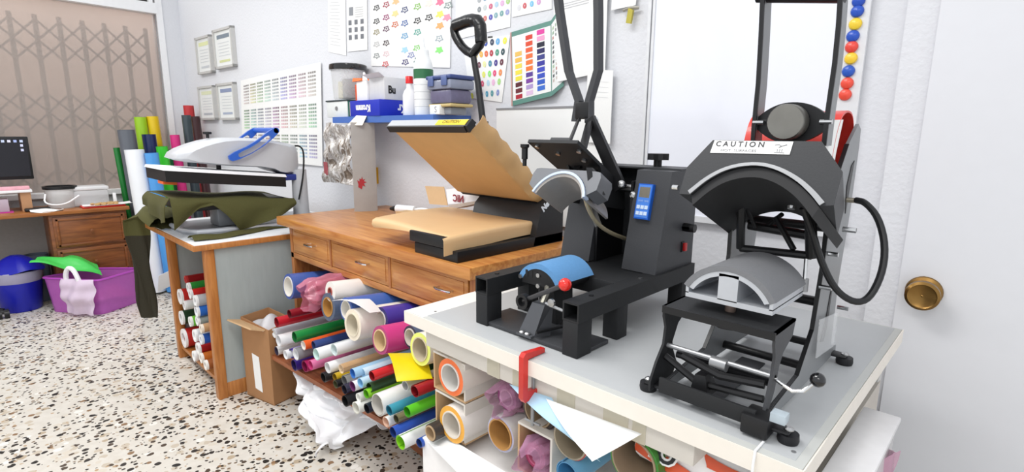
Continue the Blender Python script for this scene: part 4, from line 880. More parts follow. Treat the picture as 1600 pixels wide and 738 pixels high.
# big rolls lying on top of the pile, ends to the front
GB = 'large rolls on top of the pile in the wooden cabinet'
for px, py, ro, ri, y, cv, ce, cc, lab, L in (
    (451, 448, 20, 14.5, 1.05, '4a66b0', '3d559a', 'e8e4dc', 'blue roll with a thick white core, at the left end under the drawers', .5),
    (516, 456, 16, 5.5, 1.02, 'eceae6', 'e4e0da', 'b05a50', 'white roll with a small reddish core, behind the slate roll', .5),
    (512.5, 480, 22, 14, 1.01, '5c6a84', '4e5a70', 'b98745', 'slate grey roll with a tan core, left of the blue and cream rolls', .5),
    (541, 484, 19, 13, .985, '4468b4', '3c5ca4', 'e6e2da', 'blue roll half hidden between the slate roll and the cream roll', .5),
    (551, 508, 25, 17, .96, 'eee8dd', 'e8dcc8', 'd9cfba', 'big cream white roll in the middle of the row under the drawers', .5),
    (595, 500, 20, 12.5, 1.04, '463a9e', '2e2a6a', 'dcd6cc', 'violet blue roll just above the magenta roll', .5),
    (594, 532, 22.5, 15.5, .95, 'cc3f85', 'a83a70', 'd9bd92', 'magenta pink roll with a tan core', .5),
    (641, 527, 18, 12, 1.02, '50607c', '2c3444', 'cfc8bc', 'dark slate roll peeking out between the magenta and yellow-edged rolls', .5),
    (656.5, 546, 26, 17.5, .95, 'efefe6', 'e2ea78', 'c8bba2', 'white roll with yellow-green edges, at the right end under the drawers', .45)):
    p, r = rr(px, py, ro, y); ri_ = r*ri/ro
    reel('vinyl_roll', p, r, ri_, L, cv, ce, cc, lab, GB, d=(0, 1, -.09))
# pink roll in a crumpled clear bag
p, r = rr(489, 458, 20, 1.02)
tb = reel('wrapped_roll', p, r*.9, r*.5, .45, 'c23a5c', 'c8546e', 'd8a0a4', 'pink roll in a crumpled clear plastic bag, next to the leftmost blue roll', GB)
def bag(p, r, L, m, root, seed=1, front=.05, tail=0):
    rnd = random.Random(seed); ph = [rnd.random()*6 for _ in range(8)]
    def f(s, t):
        a = 2*pi*s; k = t*(L+front)-front
        q = r*(1.08+.10*sin(5*a+ph[0]+9*t)+.07*sin(9*a+ph[1]-14*t)+.06*sin(13*a+ph[2]+22*t))
        if k < 0: q *= 1-.35*(-k/front)+.12*sin(7*a+ph[3])
        return p+Vector((q*cos(a), k-.0+.012*sin(3*a+ph[4])*(1-t), q*sin(a)-tail*max(0, -sin(a))*max(0, 1-t*4)))
    MB().grid(f, 64, 26, .0008).build('plastic_bag', m, root, smooth=40)
PLP = mat('d88aa0', .12, alpha=.42, vary=.1); PLV = mat('cf9cbc', .1, alpha=.42, vary=.1); PLW = mat('f4f4f6', .2, alpha=.75, vary=.04)
bag(p, r, .3, PLP, tb, 3, .045, .03)
# white sheet loosely unrolled over the cream roll
q = [at(519, 470, y=.97), at(560, 463, y=1.12), at(596, 487, y=1.03), at(578, 489, y=.955)]
MB().grid(lambda s, t: q[0].lerp(q[1], t).lerp(q[3].lerp(q[2], t), s)+Z*(.02*sin(pi*s)), 12, 6, .001).solo('loose_sheet', WHITE, 'white strip of vinyl lying loose across the tops of the slate and cream rolls', 'sheet', q[3], smooth=60)
GP = 'small rolls piled in the wooden cabinet'
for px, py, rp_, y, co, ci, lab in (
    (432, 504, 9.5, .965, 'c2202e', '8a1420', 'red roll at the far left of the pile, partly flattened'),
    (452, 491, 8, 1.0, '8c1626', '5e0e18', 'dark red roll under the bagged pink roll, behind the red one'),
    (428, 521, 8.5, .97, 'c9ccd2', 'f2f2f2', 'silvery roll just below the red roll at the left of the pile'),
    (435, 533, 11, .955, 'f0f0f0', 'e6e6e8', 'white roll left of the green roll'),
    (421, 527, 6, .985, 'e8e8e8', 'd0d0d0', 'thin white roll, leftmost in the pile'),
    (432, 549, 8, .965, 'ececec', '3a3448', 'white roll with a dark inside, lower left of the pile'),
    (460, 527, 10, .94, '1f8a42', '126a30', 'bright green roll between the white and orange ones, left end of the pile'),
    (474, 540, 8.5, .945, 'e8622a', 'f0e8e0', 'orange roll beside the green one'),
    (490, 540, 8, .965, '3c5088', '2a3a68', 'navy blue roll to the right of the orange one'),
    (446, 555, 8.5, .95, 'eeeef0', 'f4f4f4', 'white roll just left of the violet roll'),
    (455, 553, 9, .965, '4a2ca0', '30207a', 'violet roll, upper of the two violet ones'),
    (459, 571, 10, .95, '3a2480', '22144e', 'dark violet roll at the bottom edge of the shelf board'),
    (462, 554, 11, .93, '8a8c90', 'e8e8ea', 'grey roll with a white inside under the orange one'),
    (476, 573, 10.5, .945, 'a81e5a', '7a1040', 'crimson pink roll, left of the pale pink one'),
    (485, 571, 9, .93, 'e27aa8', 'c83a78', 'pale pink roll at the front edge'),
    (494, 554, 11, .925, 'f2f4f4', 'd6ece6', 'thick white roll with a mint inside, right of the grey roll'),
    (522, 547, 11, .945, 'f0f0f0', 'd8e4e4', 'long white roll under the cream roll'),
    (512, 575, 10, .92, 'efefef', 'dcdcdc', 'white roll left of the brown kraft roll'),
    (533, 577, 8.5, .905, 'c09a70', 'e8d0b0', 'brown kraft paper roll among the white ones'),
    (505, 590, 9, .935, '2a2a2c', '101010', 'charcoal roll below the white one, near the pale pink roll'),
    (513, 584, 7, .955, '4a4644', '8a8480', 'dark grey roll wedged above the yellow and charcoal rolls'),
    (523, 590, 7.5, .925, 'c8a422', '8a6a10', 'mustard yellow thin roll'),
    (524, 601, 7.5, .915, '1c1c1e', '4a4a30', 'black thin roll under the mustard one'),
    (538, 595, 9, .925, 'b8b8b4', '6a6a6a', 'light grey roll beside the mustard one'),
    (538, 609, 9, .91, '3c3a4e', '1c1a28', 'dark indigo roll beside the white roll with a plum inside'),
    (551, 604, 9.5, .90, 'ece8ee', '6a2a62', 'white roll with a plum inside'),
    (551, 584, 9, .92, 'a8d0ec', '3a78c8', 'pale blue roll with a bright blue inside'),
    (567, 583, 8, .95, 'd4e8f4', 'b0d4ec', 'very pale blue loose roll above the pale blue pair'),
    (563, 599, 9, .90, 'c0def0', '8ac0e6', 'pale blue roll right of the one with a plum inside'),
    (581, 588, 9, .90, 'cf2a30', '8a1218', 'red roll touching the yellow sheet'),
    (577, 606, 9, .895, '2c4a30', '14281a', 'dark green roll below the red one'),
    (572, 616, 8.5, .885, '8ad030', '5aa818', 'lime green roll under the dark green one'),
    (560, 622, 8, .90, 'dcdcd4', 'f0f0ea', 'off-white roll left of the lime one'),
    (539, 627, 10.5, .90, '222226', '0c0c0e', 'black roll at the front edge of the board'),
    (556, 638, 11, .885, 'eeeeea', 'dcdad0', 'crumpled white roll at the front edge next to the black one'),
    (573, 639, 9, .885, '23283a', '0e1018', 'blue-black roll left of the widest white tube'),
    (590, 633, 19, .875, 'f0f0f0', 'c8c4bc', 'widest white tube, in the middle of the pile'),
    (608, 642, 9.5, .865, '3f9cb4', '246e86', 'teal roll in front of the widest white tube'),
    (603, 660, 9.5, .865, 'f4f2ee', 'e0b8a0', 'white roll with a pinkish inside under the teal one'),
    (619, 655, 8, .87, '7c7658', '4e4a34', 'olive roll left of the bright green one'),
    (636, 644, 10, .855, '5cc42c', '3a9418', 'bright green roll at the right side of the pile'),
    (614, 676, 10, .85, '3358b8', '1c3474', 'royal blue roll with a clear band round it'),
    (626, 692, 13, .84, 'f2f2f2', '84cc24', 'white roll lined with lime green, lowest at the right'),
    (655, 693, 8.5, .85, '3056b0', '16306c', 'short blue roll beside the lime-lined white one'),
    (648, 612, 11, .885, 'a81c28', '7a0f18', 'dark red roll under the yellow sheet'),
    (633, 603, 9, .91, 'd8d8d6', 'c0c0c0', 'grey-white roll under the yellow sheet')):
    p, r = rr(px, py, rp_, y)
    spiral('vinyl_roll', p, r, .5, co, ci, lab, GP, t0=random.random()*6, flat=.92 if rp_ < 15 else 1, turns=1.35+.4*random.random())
p, r = rr(673, 677, 14, .85); reel('vinyl_roll', p, r, r*.72, .3, '3a3634', '4a4038', 'b59a78', 'dark edged roll with a brown core beside the short blue roll', GP)
# yellow sheet bent over the pile
q = [at(606, 553, y=.90), at(660, 552, y=1.05), at(676, 592, y=.95), at(620, 597, y=.865)]
MB().grid(lambda s, t: q[0].lerp(q[1], s).lerp(q[3].lerp(q[2], s), t)+Vector((0, 0, .018*sin(pi*min(1, t*1.1)))), 14, 12, .0012).solo('yellow_sheet', mat('e4cf10', .4, vary=.04), 'bright yellow vinyl sheet bent over the rolls below the yellow-edged roll', 'sheet', q[3], smooth=60)
# ------------------------------------------------------------------ rolls under the side table
GT = 'rolls stacked under the side table'
for px, py, rp_, y, co, ci, lab in (
    (272, 464, 6, .80, '3a4a78', 'e6e6e6', 'small white-faced roll with a dark blue back, leftmost under the side table'),
    (281, 464, 12, .79, 'c42a26', 'f2f0ee', 'red roll with a white face, upper left under the side table'),
    (290, 437, 6, .83, '961a20', 'c83a3a', 'dark red roll lying on top of the stack under the side table'),
    (294, 450, 8, .79, '2e9a3e', 'f0f0f0', 'green roll near the top of the stack under the side table'),
    (297, 460, 7.5, .78, 'cf2826', 'f0eeee', 'second red roll, between the green roll and a silver one'),
    (305, 471, 9.5, .77, 'b8b8bc', 'f2f2f2', 'silver grey roll at the front of the stack'),
    (288, 477, 8, .80, 'f0f0f0', 'ffffff', 'plain white roll below the upper red one'),
    (283, 497, 11, .80, '23442c', 'f0f0f0', 'dark green roll with a white face, at the left side'),
    (307, 487, 9, .77, '2c6ac4', 'f0f2f4', 'blue roll under the silver one'),
    (297, 503, 8, .78, '6cc03a', 'f2f2ee', 'small lime roll in the middle of the stack'),
    (308, 502, 7.5, .77, '9aa29c', 'f0f0f0', 'pale grey roll under the blue one'),
    (314, 514, 7, .765, 'c49a70', 'f0e4d4', 'tan roll under the pale grey one'),
    (287, 529, 15, .80, 'c02a28', 'f2f0f0', 'biggest red roll with a white face, lower left of the stack'),
    (304, 525, 10, .775, 'e4e6e8', 'f8f8f8', 'white roll between the biggest red roll and the lower blue one'),
    (314, 531, 8, .77, '2a5cb8', 'eef0f4', 'lower blue roll beside the leg'),
    (309, 545, 9.5, .775, 'b02022', 'f4f2f0', 'red roll low in the stack, above the orange one'),
    (303, 557, 8.5, .785, 'f0f0f0', 'ffffff', 'white roll at the bottom left of the stack'),
    (314, 560, 8, .775, 'd0722c', 'f6f2ea', 'orange roll at the bottom of the stack'),
    (321, 571, 8, .765, '9c5a30', 'f4f0ea', 'brown roll, lowest beside the front leg')):
    p, r = rr(px, py, rp_, y)
    t = thing('vinyl_roll', lab, 'roll', p-Z*r, 0, GT)
    MB().ring(p+Y*.004, p+Y*.6, r, r*.62, 22).build('winding', vinyl(co), t, smooth=50); MB().ring(p-Y*.002, p+Y*.01, r*1.01, r*.6, 22).build('end_ring', vinyl(ci, .5), t, smooth=50)
# ------------------------------------------------------------------ standing rolls in the corner
GS = 'tall rolls leaning in the window corner'
for px, py, wpx, x, co, ci, lab, dx in (
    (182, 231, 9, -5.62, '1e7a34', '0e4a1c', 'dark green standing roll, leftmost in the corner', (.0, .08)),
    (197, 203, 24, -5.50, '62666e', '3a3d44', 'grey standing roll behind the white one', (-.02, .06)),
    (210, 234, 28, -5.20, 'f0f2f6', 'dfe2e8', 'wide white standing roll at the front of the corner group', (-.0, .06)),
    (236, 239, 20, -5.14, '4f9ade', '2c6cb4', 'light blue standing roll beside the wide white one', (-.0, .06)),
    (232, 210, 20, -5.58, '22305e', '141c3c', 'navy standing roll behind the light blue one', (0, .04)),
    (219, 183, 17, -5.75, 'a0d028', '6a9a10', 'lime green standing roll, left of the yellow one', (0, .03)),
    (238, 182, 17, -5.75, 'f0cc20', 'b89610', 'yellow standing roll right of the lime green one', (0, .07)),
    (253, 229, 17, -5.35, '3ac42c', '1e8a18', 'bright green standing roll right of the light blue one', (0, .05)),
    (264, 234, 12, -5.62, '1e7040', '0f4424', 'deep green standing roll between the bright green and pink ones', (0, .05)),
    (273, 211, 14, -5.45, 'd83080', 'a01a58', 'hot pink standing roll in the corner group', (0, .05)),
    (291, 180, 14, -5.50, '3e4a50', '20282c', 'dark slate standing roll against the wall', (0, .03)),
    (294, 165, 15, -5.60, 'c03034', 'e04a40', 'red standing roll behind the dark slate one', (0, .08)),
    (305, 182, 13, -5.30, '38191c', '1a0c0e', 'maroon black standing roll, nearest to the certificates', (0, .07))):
    top = at(px, py, x=x); r = wpx/2*depth(top)/FPX
    base = Vector((top.x+dx[0], top.y+dx[1]*top.z*.6, .0)); base.y = min(base.y, 1.956+.0577*base.x-r-.04); top.y = min(top.y, 1.956+.0577*top.x-r-.015)
    d = (base-top).normalized(); L = (base-top).length-r*.25
    spiral('standing_roll', top, r, L, co, ci, lab, GS, d=d, t0=random.random()*6, n=28)
MB().grid(lambda s, t: Vector((-5.0+.02*sin(4*s), 1.02+.24*s, .03+.16*t+.04*sin(pi*s)))+Vector((.08*t*0-.10*(1-t), 0, 0))*1.0, 10, 6, .002).solo('white_bag', WHITE, 'white plastic sheet lying at the foot of the standing rolls', 'bag', (-5.0, 1.1, 0), smooth=60)
# ------------------------------------------------------------------ swing press on the side table, with a green garment on it
sp = thing('swing_heat_press', 'light grey swing heat press with a blue lever handle, on the side table', 'heat press', (-3.25, 1.1, AZ))
GR = mat('bfc1c5', .35, vary=.03); GRD = mat('9b9ea3', .4, metal=.2, vary=.05)
bs = smoothline([Vector((x, y, AZ)) for x, y in ((-3.50, .78), (-3.07, .78), (-3.04, .95), (-3.02, 1.2), (-2.98, 1.45), (-3.05, 1.56), (-3.45, 1.56), (-3.5, 1.4))], 1)
MB().prism(bs, Z*.022).build('base', GRD, sp); MB().tube([p+Z*.024 for p in bs[1:9]], .012, 8).build('base_rim', mat('c9ccd2', .3, metal=.4), sp)
MB().hexa([(-3.12, 1.38, AZ+.02), (-3.02, 1.38, AZ+.02), (-3.02, 1.50, AZ+.02), (-3.12, 1.50, AZ+.02)], [(-3.11, 1.39, AZ+.026), (-3.03, 1.39, AZ+.026), (-3.03, 1.49, AZ+.026), (-3.11, 1.49, AZ+.026)]).build('corner_panel', mat('4a4c50', .3), sp)
MB().box((-3.30, .95, AZ+.022), (-3.16, 1.1, .95), .01).build('plate_column', GRD, sp)
MB().box((-3.42, .76, .95), (-3.06, 1.28, .99), .01).build('lower_plate', BLACK, sp)
MB().lathe([(0, 0), (.05, 0), (.045, .06), (.042, .3), (0, .3)], (-3.12, 1.40, AZ+.02), 20).build('column', GR, sp)
def tl2(x, y, h): return Vector((x, y, 1.165-.105*(y-.70)+h))
MB().hexa([tl2(-3.43, .70, -.055), tl2(-3.05, .70, -.055), tl2(-3.05, 1.29, -.055), tl2(-3.43, 1.29, -.055)], [tl2(-3.43, .70, .0), tl2(-3.05, .70, .0), tl2(-3.05, 1.29, .0), tl2(-3.43, 1.29, .0)]).build('upper_plate', BLACK, sp)
MB().hexa([tl2(-3.435, .695, .001), tl2(-3.045, .695, .001), tl2(-3.045, 1.295, .001), tl2(-3.435, 1.295, .001)], [tl2(-3.43, .70, .016), tl2(-3.05, .70, .016), tl2(-3.05, 1.29, .016), tl2(-3.43, 1.29, .016)]).build('plate_cover', WHITE, sp)
MB().hexa([tl2(-3.2, .698, -.07), tl2(-3.1, .698, -.07), tl2(-3.1, .76, -.07), tl2(-3.2, .76, -.07)], [tl2(-3.2, .698, -.056), tl2(-3.1, .698, -.056), tl2(-3.1, .76, -.056), tl2(-3.2, .76, -.056)]).build('label', mat('e8682c', .4), sp)
cv = smoothline([Vector((0, y, z)) for y, z in ((.77, 1.22), (.79, 1.255), (.90, 1.30), (1.02, 1.325), (1.2, 1.32), (1.36, 1.29), (1.40, 1.27), (1.40, 1.12), (1.33, 1.11), (1.25, 1.155), (1.0, 1.175), (.82, 1.20))], 1)
m = MB(); K = len(cv); vs = []
for x, k in ((-3.38, .86), (-3.34, 1), (-3.12, 1), (-3.085, .86)):
    c = Vector((x, 1.08, 1.22)); vs += [c+Vector((0, (p.y-1.08)*k, (p.z-1.22)*k)) for p in cv]
fs = [(r*K+i, r*K+(i+1) % K, (r+1)*K+(i+1) % K, (r+1)*K+i) for r in range(3) for i in range(K)]+[tuple(range(K)), tuple(range(3*K, 4*K))[::-1]]
m._new(vs, fs); m.build('head_cover', GR, sp, smooth=45)
MB().box((-3.30, 1.28, 1.08), (-3.09, 1.42, 1.115), .005).build('hinge_block', mat('2a3a8a', .4), sp); MB().cyl((-3.23, 1.0, 1.12), (-3.23, 1.0, 1.2), .012).build('press_shaft', BLACK, sp)
MB().lathe([(0, 0), (.008, 0), (.008, .02), (.022, .022), (.022, .034), (0, .036)], (-3.30, .98, 1.32), 16).build('pressure_knob', BLACK, sp)
BLU = mat('2b5fc0', .3, coat=.2)
a0, a1 = at(362, 246, x=-3.07), at(430, 204, x=-3.07)
for x in (-3.07, -3.37):
    s_ = Vector((x+3.07, 0, 0)); m = MB(); d_ = (a1-a0).normalized(); nn = Vector((0, -d_.z, d_.y))*.022
    o = smoothline([a0-d_*.02, a0+nn-d_*.01, (a0+a1)/2+nn*1.0+Vector((0, .0, -.02)), a1+nn, a1+d_*.012, a1-nn, (a0+a1)/2-nn+Vector((0, 0, -.02)), a0-nn-d_*.01, a0-d_*.02], 1)
    i = [(a0+a1)/2+Vector((0, 0, -.012))+(p-(a0+a1)/2)*.66 for p in o]
    m.strip([p+s_ for p in o], [p+s_ for p in i], X*.018); m.build('handle_arm', BLU, sp)
MB().tube([a1+X*-.3, a1+X*.018], .016, 10).build('handle_bar', BLU, sp)
MB().tube([at(461, 228, x=-3.1), at(468, 228, x=-3.1), at(475, 236, x=-3.08), at(474, 275, x=-3.08), at(467, 312, x=-3.06)], .005, 8, 2).build('cable', BLACK, sp)
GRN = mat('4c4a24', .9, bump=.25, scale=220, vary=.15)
gt = thing('green_garment', 'olive green garment pulled over the lower plate of the grey swing press', 'clothing', (-3.2, 1.0, 1.0))
def drape(s, t):
    y = .72+.60*s; bot = (.115, .075, .03, .015, .06, .125, .115, .095, .075, .05, .02)
    k = s*10; i = min(9, int(k)); b = bot[i]*(1-(k-i))+bot[i+1]*(k-i)
    if t < .6: return Vector((-3.46+.43*(t/.6), y-.02*(1-s), 1.03-.05*s+.006*sin(9*s+5*t)))
    q = (t-.6)/.4; a = min(1, q*3)
    return Vector((-3.03+.025*sin(a*pi/2)+.018*sin(14*s+3*q)*q, y-.02*(1-s), 1.03-.05*s-.012*a-b*1.25*q))
MB().grid(drape, 44, 30, .003).build('cloth', GRN, gt, smooth=60)
def front(s, t):
    x = -3.46+.44*s; b = .13*(1-.6*abs(s-.8))
    return Vector((x, .70-.025*sin(pi*min(1, t*2)/2)+.01*sin(12*s)*t, 1.03-b*t))
MB().grid(front, 20, 10, .003).build('front_flap', GRN, gt, smooth=60)
# folds lying on the table and the sleeve that hangs over its left end
def tail(s, t):
    y = .76+.56*s; x = -3.02+.03*sin(6*s)+.10*(t-.5)*(1.1-s*.5); return Vector((x+.05*(1-s), y, AZ+.004+.018*sin(pi*t)*(1-.5*s)+.003*sin(20*s)))
MB().grid(tail, 24, 8, .003).build('hem', GRN, gt, smooth=60)
sv = thing('hanging_garment', 'dark olive sleeve or trouser leg hanging over the left end of the side table', 'clothing', (-3.72, .75, .4))
def hang(s, t):
    a = 2*pi*s
    if t < .3:
        k = t/.3; c = Vector((-3.40-.33*k, .76-.01*k, AZ+.035+.05*sin(pi*k*.9))); w, h = .075+.02*sin(5*k), .03
        return c+Vector((0, w*cos(a), h*sin(a)))+Vector((.0, .008*sin(5*a), .004*sin(7*a)))
    k = (t-.3)/.7; c = Vector((-3.765-.03*sin(k*pi/2*.9)+.03*k, (.685+.01*k), AZ+.03-.62*k)); w = .048-.016*k+.006*sin(9*k); h = .028+.006*sin(7*k)
    return c+Vector((h*cos(a+.4), w*cos(a), 0))*1+Vector((h*sin(a), .35*w*sin(a), .0))+Vector((.006*sin(4*a+6*k), .006*sin(3*a+9*k), 0))
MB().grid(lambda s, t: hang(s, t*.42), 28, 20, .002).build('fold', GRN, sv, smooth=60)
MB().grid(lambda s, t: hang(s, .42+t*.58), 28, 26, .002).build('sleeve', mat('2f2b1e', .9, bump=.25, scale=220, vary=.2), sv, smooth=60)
# ------------------------------------------------------------------ blue wall shelf, its post and what stands on it
SZ = 1.445
sh = thing('wall_shelf', 'blue wall shelf on a grey post, holding boxes, bottles and tubs', 'shelf', (-2.4, 1.7, CZ))
def wy(x): return 1.956+.0577*x-.004
MB().hexa([(-2.99, 1.565, SZ-.034), (-2.07, 1.595, SZ-.034), (-2.07, wy(-2.07), SZ-.034), (-2.99, wy(-2.99), SZ-.034)], [(-2.99, 1.565, SZ), (-2.07, 1.595, SZ), (-2.07, wy(-2.07), SZ), (-2.99, wy(-2.99), SZ)]).build('board', BLUEM, sh)
POST = mat('a8a4a0', .5, bump=.06, scale=14, vary=.14)
pa, pb = at(554, 331, z=CZ), at(583, 330, z=CZ)
MB().hexa([pa, pb, pb+Y*.03, pa+Y*.03], [Vector((pa.x, pa.y, SZ-.034)), Vector((pb.x, pb.y, SZ-.034)), Vector((pb.x, pb.y+.03, SZ-.034)), Vector((pa.x, pa.y+.03, SZ-.034))]).build('post', POST, sh)
pn_ = (pb-pa).cross(Z).normalized(); pn_ = pn_ if pn_.y < 0 else -pn_
m = MB(); c = plane_at(564, 286, pa, pn_)+pn_*.001; du = (pb-pa).normalized()
m.prism([c+du*a*.7+Z*b*.8 for a, b in ((-.028, .02), (-.012, .01), (-.01, .03), (.004, .026), (.01, .045), (.016, .022), (.034, .028), (.022, .012), (.045, .004), (.022, -.002), (.032, -.026), (.012, -.018), (.004, -.045), (-.01, -.035), (-.022, -.03), (-.02, -.01))], pn_*.0012)
m.build('red_mark', mat('a82a30', .6), sh)
def sbox(mb, x0, x1, y0, y1, z0, z1, bev=.0): return mb.box((x0, y0, z0), (x1, y1, z1), bev)
g0 = at(504, 181, y=1.59); g1 = at(538, 181, y=1.59); z = SZ
t = thing('index_box', 'small green and white box under the black-lidded tub on the shelf', 'box', ((g0.x+g1.x)/2, 1.63, SZ))
bx0, bx1 = -2.98, -2.845; MB().box((bx0-.12, 1.59, SZ), (bx0+.12, 1.76, SZ+.09), .003).build('body', mat('dfe2e0', .5), t); MB().box((bx0+.121, 1.595, SZ), (bx0+.126, 1.755, SZ+.09)).build('green_end', mat('2f6a5c', .5), t); MB().cyl((bx0+.0, 1.589, SZ+.05), (bx0+.0, 1.585, SZ+.05), .012, n=12).build('finger_ring', SILV, t)
MB().box((bx0-.125, 1.585, SZ+.09), (bx0+.127, 1.765, SZ+.098), .002).build('lid', mat('3a4648', .5), t)
c = Vector((-2.97, 1.67, SZ+.098))
t = thing('lidded_tub', 'clear round tub with a glossy black lid, leftmost on the blue shelf', 'tub', c)
MB().lathe([(0, 0), (.085, 0), (.09, .01), (.1, .175), (.097, .175), (.087, .012), (0, .006)], c, 30).build('tub', mat('f2f3f5', .15, alpha=.28, vary=.02), t)
MB().lathe([(0, .17), (.107, .17), (.11, .178), (.108, .2), (.1, .205), (.03, .2), (0, .2)], c, 30).build('lid', mat('141416', .12, coat=.5), t)
MB().box(tuple(c+Vector((-.06, -.04, .012))), tuple(c+Vector((.0, .05, .11))), .006).build('contents', mat('d8d0a8', .6, vary=.15), t); MB().box(tuple(c+Vector((.01, -.05, .012))), tuple(c+Vector((.06, .04, .12))), .006).build('contents', mat('77736c', .6, vary=.4, scale=120), t)
# blue cardboard box, its white lettering upside down
t = thing('blue_box', 'flat blue cardboard box with white upside-down lettering on the shelf', 'box', (-2.68, 1.66, SZ))
MB().box((-2.80, 1.575, SZ), (-2.50, 1.755, SZ+.085), .002).build('box', mat('1d2fb4', .4, vary=.05), t)
MB().box((-2.815, 1.58, SZ+.004), (-2.801, 1.75, SZ+.08)).build('flap', mat('a8a6a0', .6), t)
MB().text('Kromm', .05, Matrix.Translation((-2.66, 1.5735, SZ+.043)) @ Matrix((-X, -Z, -Y)).transposed().to_4x4(), .0006, .95, .0022).build('lettering', mat('f0f0f0', .5), t)
MB().text('Kr', .062, Matrix.Translation((-2.4985, 1.715, SZ+.043)) @ Matrix((-Y, -Z, X)).transposed().to_4x4(), .0006, .8, .0022).build('lettering', mat('f0f0f0', .5), t)
t = thing('white_carton', 'white and orange carton with a torn top standing on the blue box', 'box', (-2.73, 1.66, SZ+.085))
zc_ = SZ+.0855
MB().box((-2.765, 1.60, zc_), (-2.655, 1.70, zc_+.105), .002).build('body', mat('f0efee', .5), t); MB().box((-2.79, 1.605, zc_), (-2.766, 1.70, zc_+.09), .002).build('orange_side', mat('d8542a', .5), t)
MB().hexa([(-2.79, 1.59, zc_+.105), (-2.70, 1.59, zc_+.106), (-2.70, 1.66, zc_+.106), (-2.79, 1.66, zc_+.105)], [(-2.79, 1.595, zc_+.125), (-2.71, 1.60, zc_+.12), (-2.71, 1.65, zc_+.12), (-2.79, 1.65, zc_+.122)]).build('orange_flap', mat('ee7434', .5), t)
MB().hexa([(-2.70, 1.60, zc_+.106), (-2.66, 1.60, zc_+.106), (-2.66, 1.61, zc_+.106), (-2.70, 1.61, zc_+.106)], [(-2.69, 1.60, zc_+.15), (-2.68, 1.60, zc_+.15), (-2.68, 1.606, zc_+.15), (-2.69, 1.606, zc_+.15)]).build('torn_flap', mat('f0efee', .5), t)
t = thing('white_carton', 'pale grey carton printed Bu, behind the white bottles', 'box', (-2.55, 1.68, zc_))
MB().box((-2.648, 1.61, zc_), (-2.50, 1.75, zc_+.115), .002).build('body', mat('d2d2d4', .5), t)
MB().hexa([(-2.648, 1.61, zc_+.115), (-2.50, 1.61, zc_+.115), (-2.50, 1.615, zc_+.115), (-2.648, 1.615, zc_+.115)], [(-2.64, 1.56, zc_+.128), (-2.49, 1.57, zc_+.135), (-2.49, 1.574, zc_+.136), (-2.64, 1.564, zc_+.129)]).build('flap', mat('e6e6e6', .5), t)
MB().text('Bu', .055, Matrix.Translation((-2.4985, 1.655, zc_+.05)) @ Matrix((Y, Z, X)).transposed().to_4x4(), .0005, .8, .002).build('lettering', mat('1c1c1e', .5), t)
c = at(641, 181, z=SZ); c.y = 1.64; c.x = at(641, 181, y=1.64).x
t = thing('small_bottle', 'small white plastic bottle with a red cap on the shelf', 'bottle', (c.x, 1.64, SZ)); c = Vector((c.x, 1.64, SZ))
MB().lathe([(0, 0), (.034, 0), (.036, .004), (.035, .10), (.028, .12), (.016, .135), (.014, .16), (0, .16)], c, 22).build('body', mat('e6e6ea', .35), t); MB().lathe([(0, .158), (.019, .158), (.019, .19), (.017, .193), (0, .193)], c, 18).build('cap', mat('d82428', .35), t)
c = Vector((at(663, 178, y=1.66).x, 1.66, SZ))
t = thing('tall_bottle', 'tall white squeeze bottle with a green label band', 'bottle', c)
MB().lathe([(0, 0), (.046, 0), (.048, .005), (.048, .225), (.044, .25), (.034, .275), (.03, .285), (.03, .31), (.014, .315), (.006, .37), (0, .37)], c, 26).build('body', mat('eef0f0', .35), t)
MB().lathe([(.0482, .175), (.0488, .175), (.0488, .22), (.0482, .22)], c, 26).build('green_band', mat('2c6a44', .45), t)
m = MB()
for k in range(4): m.lathe([(.0483, .04+.035*k), (.0486, .04+.035*k), (.0486, .042+.035*k), (.0483, .042+.035*k)], c, 26)
m.build('label_lines', mat('b8bcc0', .5), t)
for k, (dz, cc, r0) in enumerate(((0, '9aa0aa', .06), (.06, 'c9b070', .075), (.135, '6a7086', .082))):
    pass
c = Vector((at(702, 176, y=1.68).x, 1.69, SZ))
t = thing('food_tub', 'stack of two clip-lidded tubs with a dark blue lid, right end of the shelf', 'tub', c)
MB().box(tuple(c+Vector((-.05, -.05, 0))), tuple(c+Vector((.06, .05, .035))), .008).build('lower_tub', mat('8e939c', .25, vary=.1), t)
MB().box(tuple(c+Vector((-.085, -.07, .035))), tuple(c+Vector((.085, .07, .05))), .006).build('tub_rim', mat('c8b27a', .4), t)
MB().box(tuple(c+Vector((-.08, -.065, .05))), tuple(c+Vector((.08, .065, .115))), .012).build('middle_tub', mat('6e6a86', .25, alpha=.9, vary=.2), t)
MB().box(tuple(c+Vector((-.09, -.075, .115))), tuple(c+Vector((.09, .075, .16))), .01).build('upper_tub', mat('8a90a4', .2, vary=.1), t); MB().box(tuple(c+Vector((-.094, -.079, .16))), tuple(c+Vector((.094, .079, .18))), .008).build('lid', mat('3a4a80', .35), t)
for dx in (-.05, .05): MB().box(tuple(c+Vector((dx-.02, -.084, .13))), tuple(c+Vector((dx+.02, -.076, .175))), .003).build('clip', mat('5a6a9a', .35), t)
c = Vector((at(681, 180, y=1.62).x, 1.63, SZ)); t = thing('price_tag_box', 'little white box marked S in front of the tubs on the shelf', 'box', c)
MB().box(tuple(c+Vector((-.035, -.02, 0))), tuple(c+Vector((.04, .03, .045))), .003).build('box', PAPER, t); MB().text('S', .04, Matrix.Translation(c+Vector((.012, -.0206, .022))) @ Matrix((X, Z, -Y)).transposed().to_4x4(), .0003).build('lettering', mat('8a8c98', .5), t)
